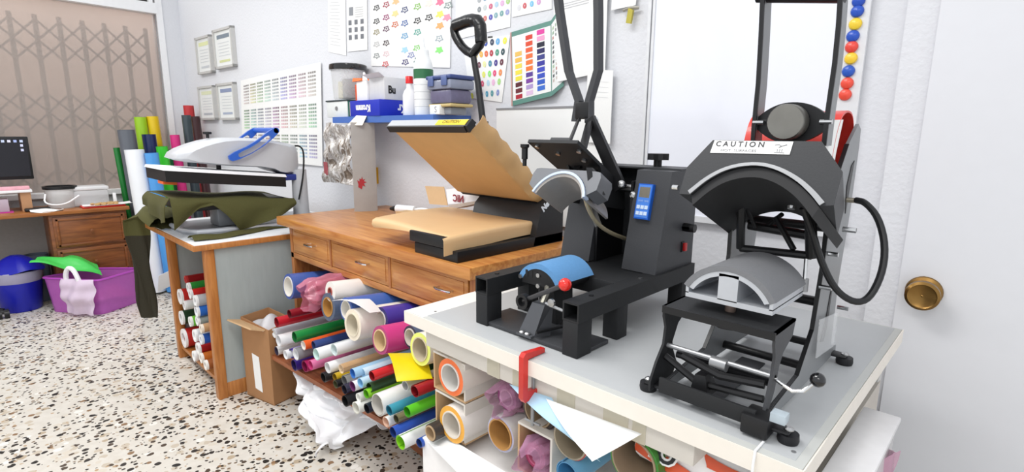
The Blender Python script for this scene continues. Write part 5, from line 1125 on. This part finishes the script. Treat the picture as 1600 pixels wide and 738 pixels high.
# crumpled foil pouch hanging from the shelf end
FO = bpy.data.materials.new('crumpled_foil'); FO.use_nodes = True; nt = FO.node_tree; b = nt.nodes['Principled BSDF']; b.inputs['Roughness'].default_value = .3; b.inputs['Metallic'].default_value = .35
tc = nt.nodes.new('ShaderNodeTexCoord'); vo = nt.nodes.new('ShaderNodeTexNoise'); vo.inputs['Scale'].default_value = 14; vo.inputs['Detail'].default_value = 5; vo.inputs['Distortion'].default_value = 1.6
mp_ = nt.nodes.new('ShaderNodeMapping'); mp_.inputs['Scale'].default_value = (1.6, 1, .8); nt.links.new(tc.outputs['Object'], mp_.inputs[0]); nt.links.new(mp_.outputs[0], vo.inputs['Vector'])
rp_ = nt.nodes.new('ShaderNodeValToRGB'); e = rp_.color_ramp.elements; e[0].position = .3; e[0].color = lin('6a6058')+[1]; e[1].position = .62; e[1].color = lin('f2f0ee')+[1]
for p, c in ((.42, '8e8072'), (.47, 'e8e4e0'), (.55, 'a09890')): q = e.new(p); q.color = lin(c)+[1]
nt.links.new(vo.outputs[0], rp_.inputs[0]); nt.links.new(rp_.outputs[0], b.inputs['Base Color'])
F4 = [at(506, 192, y=1.60), at(550, 196, y=1.56), at(553, 290, y=1.56), at(512, 283, y=1.60)]
rnd = random.Random(5); PH = [rnd.random()*6 for _ in range(6)]
def foil(s, t):
    p = F4[0].lerp(F4[1], s).lerp(F4[3].lerp(F4[2], s), t); return p+Vector((0, -.012*sin(9*s+PH[0]+4*t)-.01*sin(17*t+PH[1]+5*s)-.008*sin(23*s-11*t+PH[2]), 0))
t = thing('foil_pouch', 'crumpled silver and brown foil pouch hanging at the left end of the blue shelf', 'bag', F4[3])
MB().grid(foil, 26, 34, .01).build('pouch', FO, t, smooth=25)
MB().prism([F4[3].lerp(F4[0], .12)+Vector((.02, -.03, 0)), F4[3].lerp(F4[0], .12)+Vector((.07, -.03, 0)), F4[3].lerp(F4[0], .34)+Vector((.065, -.03, 0)), F4[3].lerp(F4[0], .34)+Vector((.02, -.03, 0))], Y*.003).build('red_tag', mat('a8545a', .5, vary=.3, scale=60), t)
q = [at(543, 196, y=1.5), at(566, 196, y=1.54), at(572, 183, y=1.57), at(556, 182, y=1.57)]
MB().prism([p-Z*0 for p in q], Vector((0, .004, .006))).solo('cream_card', mat('ece6d8', .6), 'cream card lying over the shelf edge above the foil pouch', 'card', q[0])
u0, z0 = wl(586, 274, .0); t = wthing('yellow_tag', 'small yellow plastic hook on the wall beside the grey post', 'hook', u0, z0)
wbox(u0-.02, u0+.035, .0, .012, z0-.05, z0+.05, .003).build('plate', mat('d8a41c', .35), t); MB().cyl(wv(u0+.008, .012, z0), wv(u0+.008, .025, z0), .012).build('peg', mat('a87c10', .4), t)
# ------------------------------------------------------------------ on the cabinet: cardboard, printed flap, glue gun
k0 = at(640, 322, z=CZ); 
t = thing('cardboard_box', 'small open cardboard box with a raised flap at the back of the wooden cabinet', 'box', (-2.2, 1.62, CZ))
def cb_(px, py, y): return at(px, py, y=y)
MB().hexa([(-2.36, 1.56, CZ), (-2.02, 1.58, CZ), (-2.02, 1.70, CZ), (-2.36, 1.68, CZ)], [(-2.36, 1.56, CZ+.03), (-2.02, 1.58, CZ+.03), (-2.02, 1.70, CZ+.03), (-2.36, 1.68, CZ+.03)]).build('box', CARDL, t)
q = [at(671, 319, y=1.62), at(699, 321, y=1.62), at(693, 292, y=1.66), at(664, 291, y=1.66)]; MB().prism(q, Y*.004).build('flap', CARDL, t)
q = [at(697, 296, y=1.64), at(730, 292, y=1.64), at(762, 315, y=1.62), at(700, 319, y=1.62)]
t = thing('printed_carton', 'white carton flap printed with dark red letters, behind the brown papers', 'box', q[3])
MB().prism(q, Y*.004).build('flap', mat('ece9ea', .5), t)
q2 = [at(700, 321, y=1.6), at(752, 313, y=1.6), at(752, 317, y=1.6), at(705, 327, y=1.6)]; MB().prism(q2, Y*.1).build('box_edge', mat('cbbfb4', .6), t)
p = at(716, 311, y=1.617); MB().text('NIC', .045, Matrix.Translation(p) @ Matrix((-X, Z, Y)).transposed().to_4x4(), .0006, 1, .0015).build('lettering', mat('8a2c38', .5), t)
t = thing('glue_gun', 'white glue gun with a black nozzle lying on the wooden cabinet', 'tool', at(630, 328, z=CZ))
c = at(632, 327, z=CZ+.03); d = Vector((.93, .3, 0)).normalized()
MB().tube([c-d*.05, c-d*.03, c+d*.05, c+d*.07], .022, 12, 1).build('body', WHITE, t); MB().tube([c-d*.05, c-d*.095-Z*.004], .02, 10, rr=(.02, .008)).build('nozzle', BLACK, t)
MB().tube([c+d*.06, c+d*.12+Z*.012, c+d*.18+Z*.0, c+d*.15-Z*.022, c+d*.04-Z*.02], .007, 8, 2).build('handle', WHITE, t)
# ------------------------------------------------------------------ on and under the desk
t = thing('computer_monitor', 'black computer monitor with desktop icons, cut by the left edge of the photo', 'monitor', (-5.5, .08, .93))
m0, m1 = at(47, 213, x=-5.5), at(50, 281, x=-5.5); yr = (m0.y+m1.y)/2
MB().box((-5.53, -.34, .985), (-5.50, yr, 1.305), .006).build('housing', BLACK, t); MB().box((-5.50, -.325, 1.01), (-5.4985, yr-.014, 1.29)).build('screen', mat('15131c', .15), t)
m = 0
for k in range(9):
    MB().box((-5.4985, yr-.05-.034*k, 1.262), (-5.4978, yr-.032-.034*k, 1.280)).build('desktop_icon', mat(('c8d4f0', 'a8b8e8', 'e0e0f0')[k % 3], .4), t)
for k in range(2): MB().box((-5.4985, yr-.05, 1.23-.034*k), (-5.4978, yr-.034, 1.248-.034*k)).build('desktop_icon', mat('d0d4f0', .4), t)
MB().box((-5.54, .0, .93), (-5.52, .16, 1.05), .004).build('neck', BLACK, t); MB().box((-5.6, -.05, .915), (-5.44, .2, .93), .004).build('stand', BLACK, t)
t = thing('monitor_riser', 'small white-topped wooden riser under the monitor', 'riser', (-5.5, .1, .75))
MB().box((-5.66, -.3, .895), (-5.38, .36, .914), .002).build('top', WHITE, t); MB().box((-5.64, .29, .75), (-5.40, .35, .895)).build('side', mat('b98a64', .5), t); MB().box((-5.64, -.3, .75), (-5.40, -.27, .895)).build('side', mat('b98a64', .5), t)
c = at(20, 308, x=-5.45); t = thing('small_box', 'small clear box with a pink edge under the monitor riser', 'box', (c.x, c.y, .75)); c.y -= .1; MB().box((c.x-.06, c.y-.11, .7575), (c.x+.05, c.y+.07, .85), .004).build('box', mat('cdbccb', .3, alpha=.8), t); MB().box((c.x-.06, c.y-.12, .75), (c.x+.06, c.y+.09, .7572)).build('edge', mat('c83a9a', .4), t)
c = at(20, 290, x=-5.42); MB().box((-5.46, c.y-.08, .9145), (-5.39, c.y+.09, .94), .006).solo('sticky_notes', mat('eaa8b4', .5, vary=.3, scale=25), 'pink and yellow sticky note pad on the riser in front of the monitor', 'note pad', (-5.42, c.y, .9145))
c = at(62, 320, x=-5.38); MB().box((c.x-.05, c.y-.09, .7505), (c.x+.04, c.y+.06, .775), .008).solo('black_pouch', BLACK, 'small flat black pouch lying on the desk left of the tub', 'pouch', (c.x, c.y, .7505))
c = at(60, 326, x=-5.3); MB().grid(lambda s, t: Vector((c.x-.03+.07*s, c.y-.05+.19*t, .753+.012*sin(3*s+4*t)+.006)), 6, 8, .002).solo('paper_scrap', PAPER, 'crumpled white paper scrap at the desk edge', 'paper', (c.x, c.y, .7505), smooth=60)
c = at(97, 318, x=-5.5); c.z = .75
t = thing('desk_tub', 'round translucent tub with a black rim on the desk', 'tub', c)
MB().lathe([(0, 0), (.088, 0), (.1, .15), (.097, .15), (.085, .006), (0, .006)], c, 26).build('tub', mat('e6e4e4', .2, alpha=.5, vary=.03), t); MB().ring(c+Z*.15, c+Z*.172, .108, .09).build('rim', BLACK, t)
MB().tube([c+Vector((.09, -.1, .12)), c+Vector((.15, -.12, .05)), c+Vector((.13, .0, .03)), c+Vector((.12, .1, .1))], .006, 8, 2).build('handle', WHITE, t); MB().box(tuple(c+Vector((-.03, -.04, .008))), tuple(c+Vector((.05, .06, .1))), .01).build('contents', mat('6a7468', .6, vary=.3), t)
c = at(141, 318, x=-5.52); c.z = .75
t = thing('clear_box', 'clear plastic box with a lid on the desk right of the tub', 'box', c); MB().box(tuple(c+Vector((-.09, -.11, 0))), tuple(c+Vector((.08, .12, .13))), .012).build('box', mat('e4e4e6', .2, alpha=.55, vary=.02), t); MB().box(tuple(c+Vector((-.095, -.115, .13))), tuple(c+Vector((.085, .125, .16))), .01).build('lid', mat('eeeef0', .25, alpha=.8, vary=.02), t)
c = at(163, 318, x=-5.36); c.z = .7505
t = thing('snack_plate', 'red tray with a white paper and crumbs of food on the desk', 'plate', c); MB().box(tuple(c+Vector((-.08, -.15, 0))), tuple(c+Vector((.07, .13, .012))), .004).build('tray', RED, t)
MB().grid(lambda s, tt: c+Vector((-.08+.16*s, -.14+.32*tt, .0145+.05*max(0, tt-.75)*.5+.004*sin(8*s))), 6, 8, .0015).build('paper', PAPER, t, smooth=60)
m = MB(); rnd = random.Random(2)
for k in range(26): m.sphere(c+Vector((rnd.uniform(-.05, .05), rnd.uniform(-.1, .08), .024)), rnd.uniform(.008, .016), 8, (1, 1.3, .7))
food = m.build('food', mat('c09a64', .6, vary=.4, scale=60), t); food['kind'] = 'stuff'
c = at(180, 314, x=-5.42); MB().box((c.x-.01, c.y-.012, .751), (c.x+.01, c.y+.012, .85), .006).solo('white_stick', WHITE, 'small white upright bottle by the standing rolls on the desk', 'bottle', (c.x, c.y, .751))
c = Vector((-5.43, .20, 0))
t = thing('waste_bin', 'royal blue waste bin with a grey bag folded over its rim under the desk', 'bin', c)
BB = mat('1c22a8', .35, vary=.08)
MB().lathe([(0, .002), (.115, .002), (.12, .01), (.15, .30), (.146, .30), (.116, .012), (0, .012)], c, 28).build('bin', BB, t)
MB().lathe([(.139, .22), (.147, .235), (.155, .29), (.157, .305), (.152, .31), (.148, .295)], c, 28).build('liner', mat('b4b0c8', .3, alpha=.85), t)
MB().grid(lambda s, tt: c+Vector((.165*(1-.97*tt)*cos(2*pi*s)*(1+.06*sin(6*pi*s)), .165*(1-.97*tt)*sin(2*pi*s)*(1+.06*sin(4*pi*s)), .315+.11*sin(tt*pi/2)+.012*sin(8*pi*s)*(1-tt))), 28, 8, .002).build('lid', BB, t, smooth=60)
c = Vector((-5.62, .335, 0)); MB().lathe([(0, 0), (.07, 0), (.075, .38), (.068, .38), (.06, .02), (0, .02)], c, 20).solo('grey_bin', mat('5a6470', .5), 'slim grey bin between the blue waste bin and the desk drawers', 'bin', c)
# pink tub with bags
A_, B_, C_, D_ = Vector((-5.19, .345, 0)), Vector((-4.83, .60, 0)), Vector((-5.02, .885, 0)), Vector((-5.235, .66, 0))
cen = (A_+C_)/2
t = thing('plastic_tub', 'translucent pink purple plastic storage tub on the floor by the desk', 'tub', cen)
PK = mat('c66cc6', .25, alpha=.6, vary=.08)
def tubpt(p, h): return cen+(p-cen)*(1+.42*h)+Z*(h)
def rim_loop(h, k=1):
    P = [A_, B_, C_, D_]; out = []
    for i in range(4):
        p, q, r = P[i-1], P[i], P[(i+1) % 4]
        for u in (0, .33, .66, 1):
            a = q+(p-q).normalized()*.05*(1-u) if u < .5 else q+(r-q).normalized()*.05*u
            a = (q+(p-q).normalized()*.05*(1-u)**2+(r-q).normalized()*.05*u*u); out.append(cen+(a-cen)*k)
    return [tubpt(a, h) for a in out]
m = MB(); L0 = [rim_loop(.002), rim_loop(.13), rim_loop(.27), rim_loop(.27, .985), rim_loop(.012, .98)]
n = 16; vs = [p for l in L0 for p in l]; fs = [(j*n+i, j*n+(i+1) % n, (j+1)*n+(i+1) % n, (j+1)*n+i) for j in range(4) for i in range(n)]+[tuple(range(n))[::-1], tuple(range(4*n, 5*n))]
m._new(vs, fs); m.build('tub', PK, t, smooth=50); m = MB(); r = rim_loop(.272, 1.01); m.tube(r+[r[0]], .008, 6); m.build('rim', mat('b04ab4', .3), t)
MB().grid(lambda s, tt: cen+Vector((-.12+.18*tt, -.06+.3*s, .05+.1*sin(3*s)*sin(3*tt))), 8, 8, .004).build('contents', mat('c84a90', .5, vary=.2, scale=30), t, smooth=60)
GV = mat('4ccf5c', .3, alpha=.9, vary=.08)
g_c = [at(46, 413, x=-5.15), at(160, 432, x=-5.0), at(150, 410, x=-5.3), at(70, 405, x=-5.35)]
def gbag(s, tt):
    p = g_c[0].lerp(g_c[1], s).lerp(g_c[3].lerp(g_c[2], s), tt); return p+Z*(.055*sin(pi*s)*sin(pi*tt)+.012*sin(9*s+3*tt)+.008*sin(14*tt+4*s)+.012)
MB().grid(gbag, 24, 18, .003).solo('green_bag', GV, 'crumpled bright green plastic bag lying across the pink tub', 'bag', g_c[0], smooth=50)
fa, fb = tubpt(A_.lerp(B_, .45), .285), tubpt(A_.lerp(B_, 1.0), .285); fd = (B_-A_).normalized(); fo = Vector((fd.y, -fd.x, 0))
def wbag(s, tt):
    p = fa.lerp(fb, s*.95-.0)+fo*(.03+.05*sin(pi*min(1, tt*1.1))*sin(pi*s)**.5)+Z*(-.265*tt); return p+fo*(.012*sin(11*s+4*tt)+.008*sin(15*tt))+fd*(.02*sin(5*tt)*(s-.5))
t = thing('carrier_bag', 'thin whitish carrier bag hanging on the near side of the pink tub', 'bag', fa-Z*.28)
WB = mat('ead8ea', .3, alpha=.72, vary=.06)
MB().grid(wbag, 22, 22, .002).build('bag', WB, t, smooth=45)
h0, h1 = fa.lerp(fb, .15)+fo*.03, fa.lerp(fb, .55)+fo*.03
MB().tube([h0-Z*.02, h0+Z*.04, h0.lerp(h1, .3)+Z*.09, h0.lerp(h1, .7)+Z*.07, h1-Z*.02], .016, 8, 2).build('handle', mat('f0eef0', .4), t)
c = at(8, 498, z=.0); t = thing('chair_caster', 'black chair caster on the floor at the left edge of the photo', 'caster', c)
MB().cyl(c+Vector((-.0, -.04, .03)), c+Vector((0, -.012, .03)), .03, n=18).build('wheel', BLACK, t); MB().cyl(c+Vector((-.0, .0, .03)), c+Vector((0, .028, .03)), .03, n=18).build('wheel', BLACK, t); MB().box(tuple(c+Vector((-.025, -.03, .035))), tuple(c+Vector((.02, .03, .066))), .008).build('fork', mat('2a2a2c', .3), t); MB().tube([c+Vector((0, 0, .06)), c+Vector((-.1, -.2, .1))], .018).build('base_arm', BLACK, t)
# ------------------------------------------------------------------ cardboard box on the floor, plastic bag under the board
t = thing('cardboard_box', 'tall open brown cardboard box on the floor between the side table and the cabinet', 'box', (-2.64, 1.05, 0))
b0 = [Vector((-2.795, .90, 0)), Vector((-2.575, .95, 0)), Vector((-2.61, 1.09, 0)), Vector((-2.815, 1.05, 0))]; hgt = (.43, .40, .42, .44)
for i in range(4):
    a, b = b0[i], b0[(i+1) % 4]; d = (b-a).normalized(); nn = Vector((-d.y, d.x, 0))*.005
    MB().hexa([a, b, b+nn, a+nn], [a+Z*hgt[i], b+Z*hgt[(i+1) % 4], b+nn+Z*hgt[(i+1) % 4], a+nn+Z*hgt[i]]).build('side', CARD, t)
MB().hexa(b0, [p+Z*.005 for p in b0]).build('bottom', CARD, t)
a, b = b0[0], b0[1]; d = (b-a).normalized(); o = Vector((d.y, -d.x, 0))
MB().hexa([a+Z*.415, a.lerp(b, .9)+Z*.40, a.lerp(b, .9)+o*.008+Z*.395, a+o*.008+Z*.41], [a+Z*.425-d*.03+o*.05, a.lerp(b, .8)+Z*.42+o*.06, a.lerp(b, .8)+o*.065+Z*.415, a+o*.055+Z*.42-d*.03]).build('flap', CARDL, t)
q = [a.lerp(b, .36)+o*.001+Z*.06, a.lerp(b, .62)+o*.001+Z*.05, a.lerp(b, .58)+o*.001+Z*.24, a.lerp(b, .33)+o*.001+Z*.25]; MB().prism(q, o*.001).build('paper_label', PAPER, t)
MB().grid(lambda s, tt: Vector((-2.785+.17*s, .94+(.13*tt), .385+.05*sin(3*s)*sin(pi*tt)+.01*sin(9*s+5*tt))), 14, 10, .003).build('contents', mat('d4d2d4', .5), t, smooth=60)
WBG = mat('f2f2f4', .3, alpha=.93, vary=.03); F = [at(470, 592, y=.955), at(590, 655, y=.965), at(560, 640, z=.02), at(505, 715, z=.012)]
def pbag(s, tt):
    top = PA+pd*(.27+.46*s)+pn*(.05+.01*sin(7*s))-Z*.045; bx = at(488+86*s, 712-14*s, z=.03).lerp(at(600, 655, z=.14), max(0, s-.3)/.7)+pn*.02
    p = top.lerp(bx, tt); return p+Vector((.03*sin(9*tt+5*s), -.02*sin(pi*tt)*sin(pi*min(1, s*1.3))-.016*sin(17*s+6*tt)-.014*sin(13*tt-9*s)-.010*sin(31*s-19*tt)-.008*sin(27*tt+23*s), .018*sin(12*s)*tt+.008*sin(21*s+17*tt)*tt))
MB().grid(pbag, 60, 60, .003).solo('plastic_bag', WBG, 'crumpled white plastic bag hanging from the shelf board down to the floor', 'bag', (-1.95, .95, .0), smooth=40)
# ------------------------------------------------------------------ under the near table: cardboard stack, cubbies, rolls, papers
cs = thing('cardboard_stack', 'flat taped cardboard packages lying right under the grey table top', 'cardboard', (-.75, 1.1, .752))
MB().box((-1.19, .875, .754), (-.375, 1.45, .806), .003).build('package', CARDW, cs); MB().box((-1.15, .89, .807), (-.40, 1.45, .8175), .002).build('upper_sheet', mat('d2c9bd', .75), cs)
MB().hexa([(-1.17, .865, .807), (-.98, .868, .807), (-.96, 1.0, .807), (-1.15, 1.0, .807)], [(-1.17, .865, .811), (-.98, .868, .813), (-.96, 1.0, .813), (-1.15, 1.0, .811)]).build('torn_flap', CARDW, cs)
for x, w in ((-.93, .045), (-.84, .03), (-.70, .05), (-.575, .06), (-.505, .03)): MB().box((x, .8735, .754), (x+w, .8745, .806)).build('tape', mat('ddd6c2', .2, alpha=.7), cs)
yF = .895
def cubby(name, lab, pts, dep, m_in):
    """open cardboard box: four front corners tl tr br bl as pixels on the front plane"""
    P = [at(px, py, y=yF) for px, py in pts]; xa = (P[0].x+P[3].x)/2; xb = (P[1].x+P[2].x)/2; zt = (P[0].z+P[1].z)/2; zb = (P[2].z+P[3].z)/2
    t = thing(name, lab, 'box', ((xa+xb)/2, yF+dep/2, zb)); w = .006
    for lo, hi, nm, mm in (((xa, yF, zb), (xb, yF+dep, zb+w), 'bottom', CARDL), ((xa, yF, zt-w), (xb, yF+dep, zt), 'top', CARDW), ((xa, yF, zb+w), (xa+w, yF+dep, zt-w), 'side', CARDL), ((xb-w, yF, zb+w), (xb, yF+dep, zt-w), 'side', CARDW), ((xa+w, yF+dep-w, zb+w), (xb-w, yF+dep, zt-w), 'back', CARD)):
        MB().box(lo, hi).build(nm, mm, t)
    return xa, xb, zb, zt
r1 = cubby('cubby_box', 'open white cardboard box holding the orange-edged roll, topmost under the grey table', ((676, 545), (727, 573), (727, 634), (679, 603)), .36, CARD)
r2 = cubby('cubby_box', 'open white cardboard box holding the yellow-edged roll, under the orange one', ((679, 605), (727, 636), (727, 706), (682, 660)), .36, CARD)
p, r = rr(704, 590, 30, .88); reel('vinyl_roll', p, r, r*.66, .34, 'eee6dc', 'f0743a', 'dcd8d2', 'roll with a bright orange edge and white core in the upper cardboard box', 'reels stored under the grey table')
p, r = rr(706, 664, 30, .88); reel('vinyl_roll', p, r, r*.66, .34, 'ece6e0', 'e8a83c', 'dcd4c8', 'roll with a yellow edge and white core in the lower cardboard box', 'reels stored under the grey table')
p0 = at(727, 706, y=.89); zb = p0.z-.012
t = thing('white_carton', 'big white carton on the floor carrying the stored reels', 'box', (-.9, 1.1, 0)); MB().box((-1.2, .86, 0), (-.62, 1.5, zb), .003).build('box', mat('ebe8e6', .6), t)
q = [at(668, 692, y=.86), at(700, 685, y=.9), at(790, 740, y=.84), at(735, 760, y=.80)]; MB().prism(q, Z*.003).build('lid_flap', PAPER, t)
GU = 'reels stored under the grey table'
for px, py, ro, ri, y, cv_, ce, cc, lab in (
    (782, 679, 29, 23, .90, 'd8d6d4', 'b4b4cc', 'b98a4e', 'reel with a wide tan core and pale lilac edge, right of the cardboard boxes'),
    (841, 642, 33, 25, .92, '4a3a34', '3c302c', '9a8468', 'dark brown reel half hidden by the blue and white papers'),
    (891, 688, 33, 29, .90, 'c8c0b4', 'd2343c', 'a89a84', 'reel with a thin red edge below the white paper'),
    (990, 722, 43, 36, .89, '4a8a3c', '3f8a36', 'a08c74', 'widest reel, with a green edge, cut by the bottom of the photo')):
    p, r = rr(px, py, ro, y); reel('vinyl_roll', p, r, r*ri/ro, .36, cv_, ce, cc, lab, GU)
p, r = rr(792, 622, 24, .93); t = reel('wrapped_roll', p, r*.85, r*.5, .3, 'a85a8a', '9a4a80', 'c8a0b8', 'mauve plastic-wrapped roll right of the upper cardboard box', GU); bag(p, r, .28, PLV, t, 11, .04, .01)
p, r = rr(836, 713, 25, .90); t = reel('wrapped_roll', p, r*.85, r*.5, .3, 'b8406a', 'b03a66', 'c86a8a', 'crimson plastic-wrapped roll in a small cardboard box at the bottom', GU); bag(p, r, .28, PLV, t, 12, .04, .01)
cubby('cubby_box', 'open cardboard box round the crimson plastic-wrapped roll', ((810, 655), (862, 690), (862, 760), (808, 735)), .34, CARD)
p, r = rr(886, 742, 22, .88); spiral('vinyl_roll', p, r, .3, '78b4dc', '4a8ab8', 'light blue roll at the bottom edge under the red-edged reel', GU, t0=2)
# papers hanging out below the package
q = [at(796, 601, y=.868), at(862, 622, y=.866), at(938, 722, y=.80), at(888, 682, y=.82)]
MB().grid(lambda s, tt: q[0].lerp(q[1], s).lerp(q[3].lerp(q[2], s), tt)+Vector((0, -.008*sin(pi*tt), 0)), 8, 12, .001).solo('blue_sheet', mat('b4d8ee', .5), 'pale blue sheet sticking out under the cardboard packages', 'paper', q[3], smooth=60)
q3 = [at(855, 624, y=.862), at(1004, 679, y=.862), at(927, 722, y=.775), at(925, 719, y=.777)]
MB().grid(lambda s, tt: q3[0].lerp(q3[1], s).lerp(q3[3].lerp(q3[2], s), tt)+Vector((0, -.008*sin(pi*tt)-.004, .002)), 8, 12, .001).solo('white_sheet', PAPER, 'white sheet with a pointed corner hanging over the pale blue one', 'paper', q3[2], smooth=60)
# printed plastic pack
pk = thing('printed_pack', 'white and orange plastic pack with large black letters, under the right end of the packages', 'pack', (-.46, .98, .60))
pc_, pr2 = at(1062, 712, y=.93), .075
m = MB()
def pack(s, tt):
    a = 2*pi*s; return pc_+Vector((-.09+.23*tt+.01*sin(5*a), .10+(pr2*1.5+.006*sin(7*a+5*tt))*cos(a), (pr2+.005*sin(9*a+9*tt))*sin(a)-.0-.03*tt))
MB().grid(pack, 40, 20, .002).build('pack', mat('f2efee', .25, vary=.03), pk, smooth=50)
for a0_, a1_, s0_, s1_ in ((.02, .22, .50, .56), (.3, .6, .50, .585), (.1, .42, .42, .46), (.55, .95, .52, .60), (.6, .95, .40, .45)):
    MB().grid(lambda s, tt: pack(s0_+(s1_-s0_)*s, a0_+(a1_-a0_)*tt)+(pack(s0_+(s1_-s0_)*s, a0_+(a1_-a0_)*tt)-pc_-Vector((.05, .1, 0))).normalized()*.0035, 6, 6, .001).build('orange_stripe', mat('dd5a34', .3), pk, smooth=60)
for txt, px, py, sz in (('IO', 1037, 710, .05), ('O', 1046, 688, .06), ('IS', 1062, 680, .04)):
    p = at(px, py, y=.908); Mt = Matrix.Translation(p) @ Matrix((Vector((1, .0, -.12)).normalized(), Vector((.1, .45, .9)).normalized(), Vector((0, -.9, .45)).normalized())).transposed().to_4x4()
    MB().text(txt, sz*1.0, Mt, .0006, 1, .005).build('letter_outline', mat('f4f4f2', .4), pk); MB().text(txt, sz*1.0, Matrix.Translation((0, -.0016, .0005)) @ Mt, .0006, 1, .001).build('lettering', mat('1c1c1c', .4), pk)
t = thing('grey_carton', 'greyish cardboard carton at the right end under the grey table', 'box', (-.36, 1.25, 0)); MB().box((-.43, 1.16, 0), (-.26, 1.5, .70), .003).build('box', mat('b8aea4', .7), t); MB().hexa([(-.43, 1.15, .70), (-.26, 1.15, .70), (-.26, 1.5, .70), (-.43, 1.5, .70)], [(-.43, 1.1, .715), (-.26, 1.12, .73), (-.26, 1.5, .71), (-.43, 1.5, .71)]).build('flap', mat('c4bcb4', .7), t)
t = thing('translucent_tub', 'stack of translucent white storage tubs beyond the right end of the grey table', 'tub', (-.175, 1.12, 0))
for k in range(4): MB().box((-.205+.004*k, .98, .09+.17*k), (-.142+.003*k, 1.32, .25+.17*k), .01).build('tub', mat('e8e6e6', .25, alpha=.75, vary=.03), t); MB().box((-.208+.004*k, .975, .25+.17*k), (-.136+.003*k, 1.33, .262+.17*k), .003).build('tub_rim', mat('f0eeee', .3, alpha=.9), t)
MB().box((-.2, .99, 0), (-.15, 1.3, .09)).build('tub', mat('e8e6e6', .25, alpha=.75, vary=.03), t)
MB().grid(lambda s, tt: Vector((-.132+.012*sin(9*s+5*tt), 1.2+.14*s, .45+.26*tt+.02*sin(5*s))), 12, 14, .002).build('pink_wrap', mat('d8a8c0', .2, alpha=.55), t, smooth=50)
q = at(1188, 690, y=.862); MB().tube([Vector((q.x, .878, TZ+.001)), Vector((q.x, .842, TZ+.001)), Vector((q.x, .838, TZ-.02)), Vector((q.x-.0, .84, .62))], .0022, 8).solo('hanging_string', WHITE, 'thin white cord hanging down over the table edge below the right press', 'cord', (q.x, .84, .62))
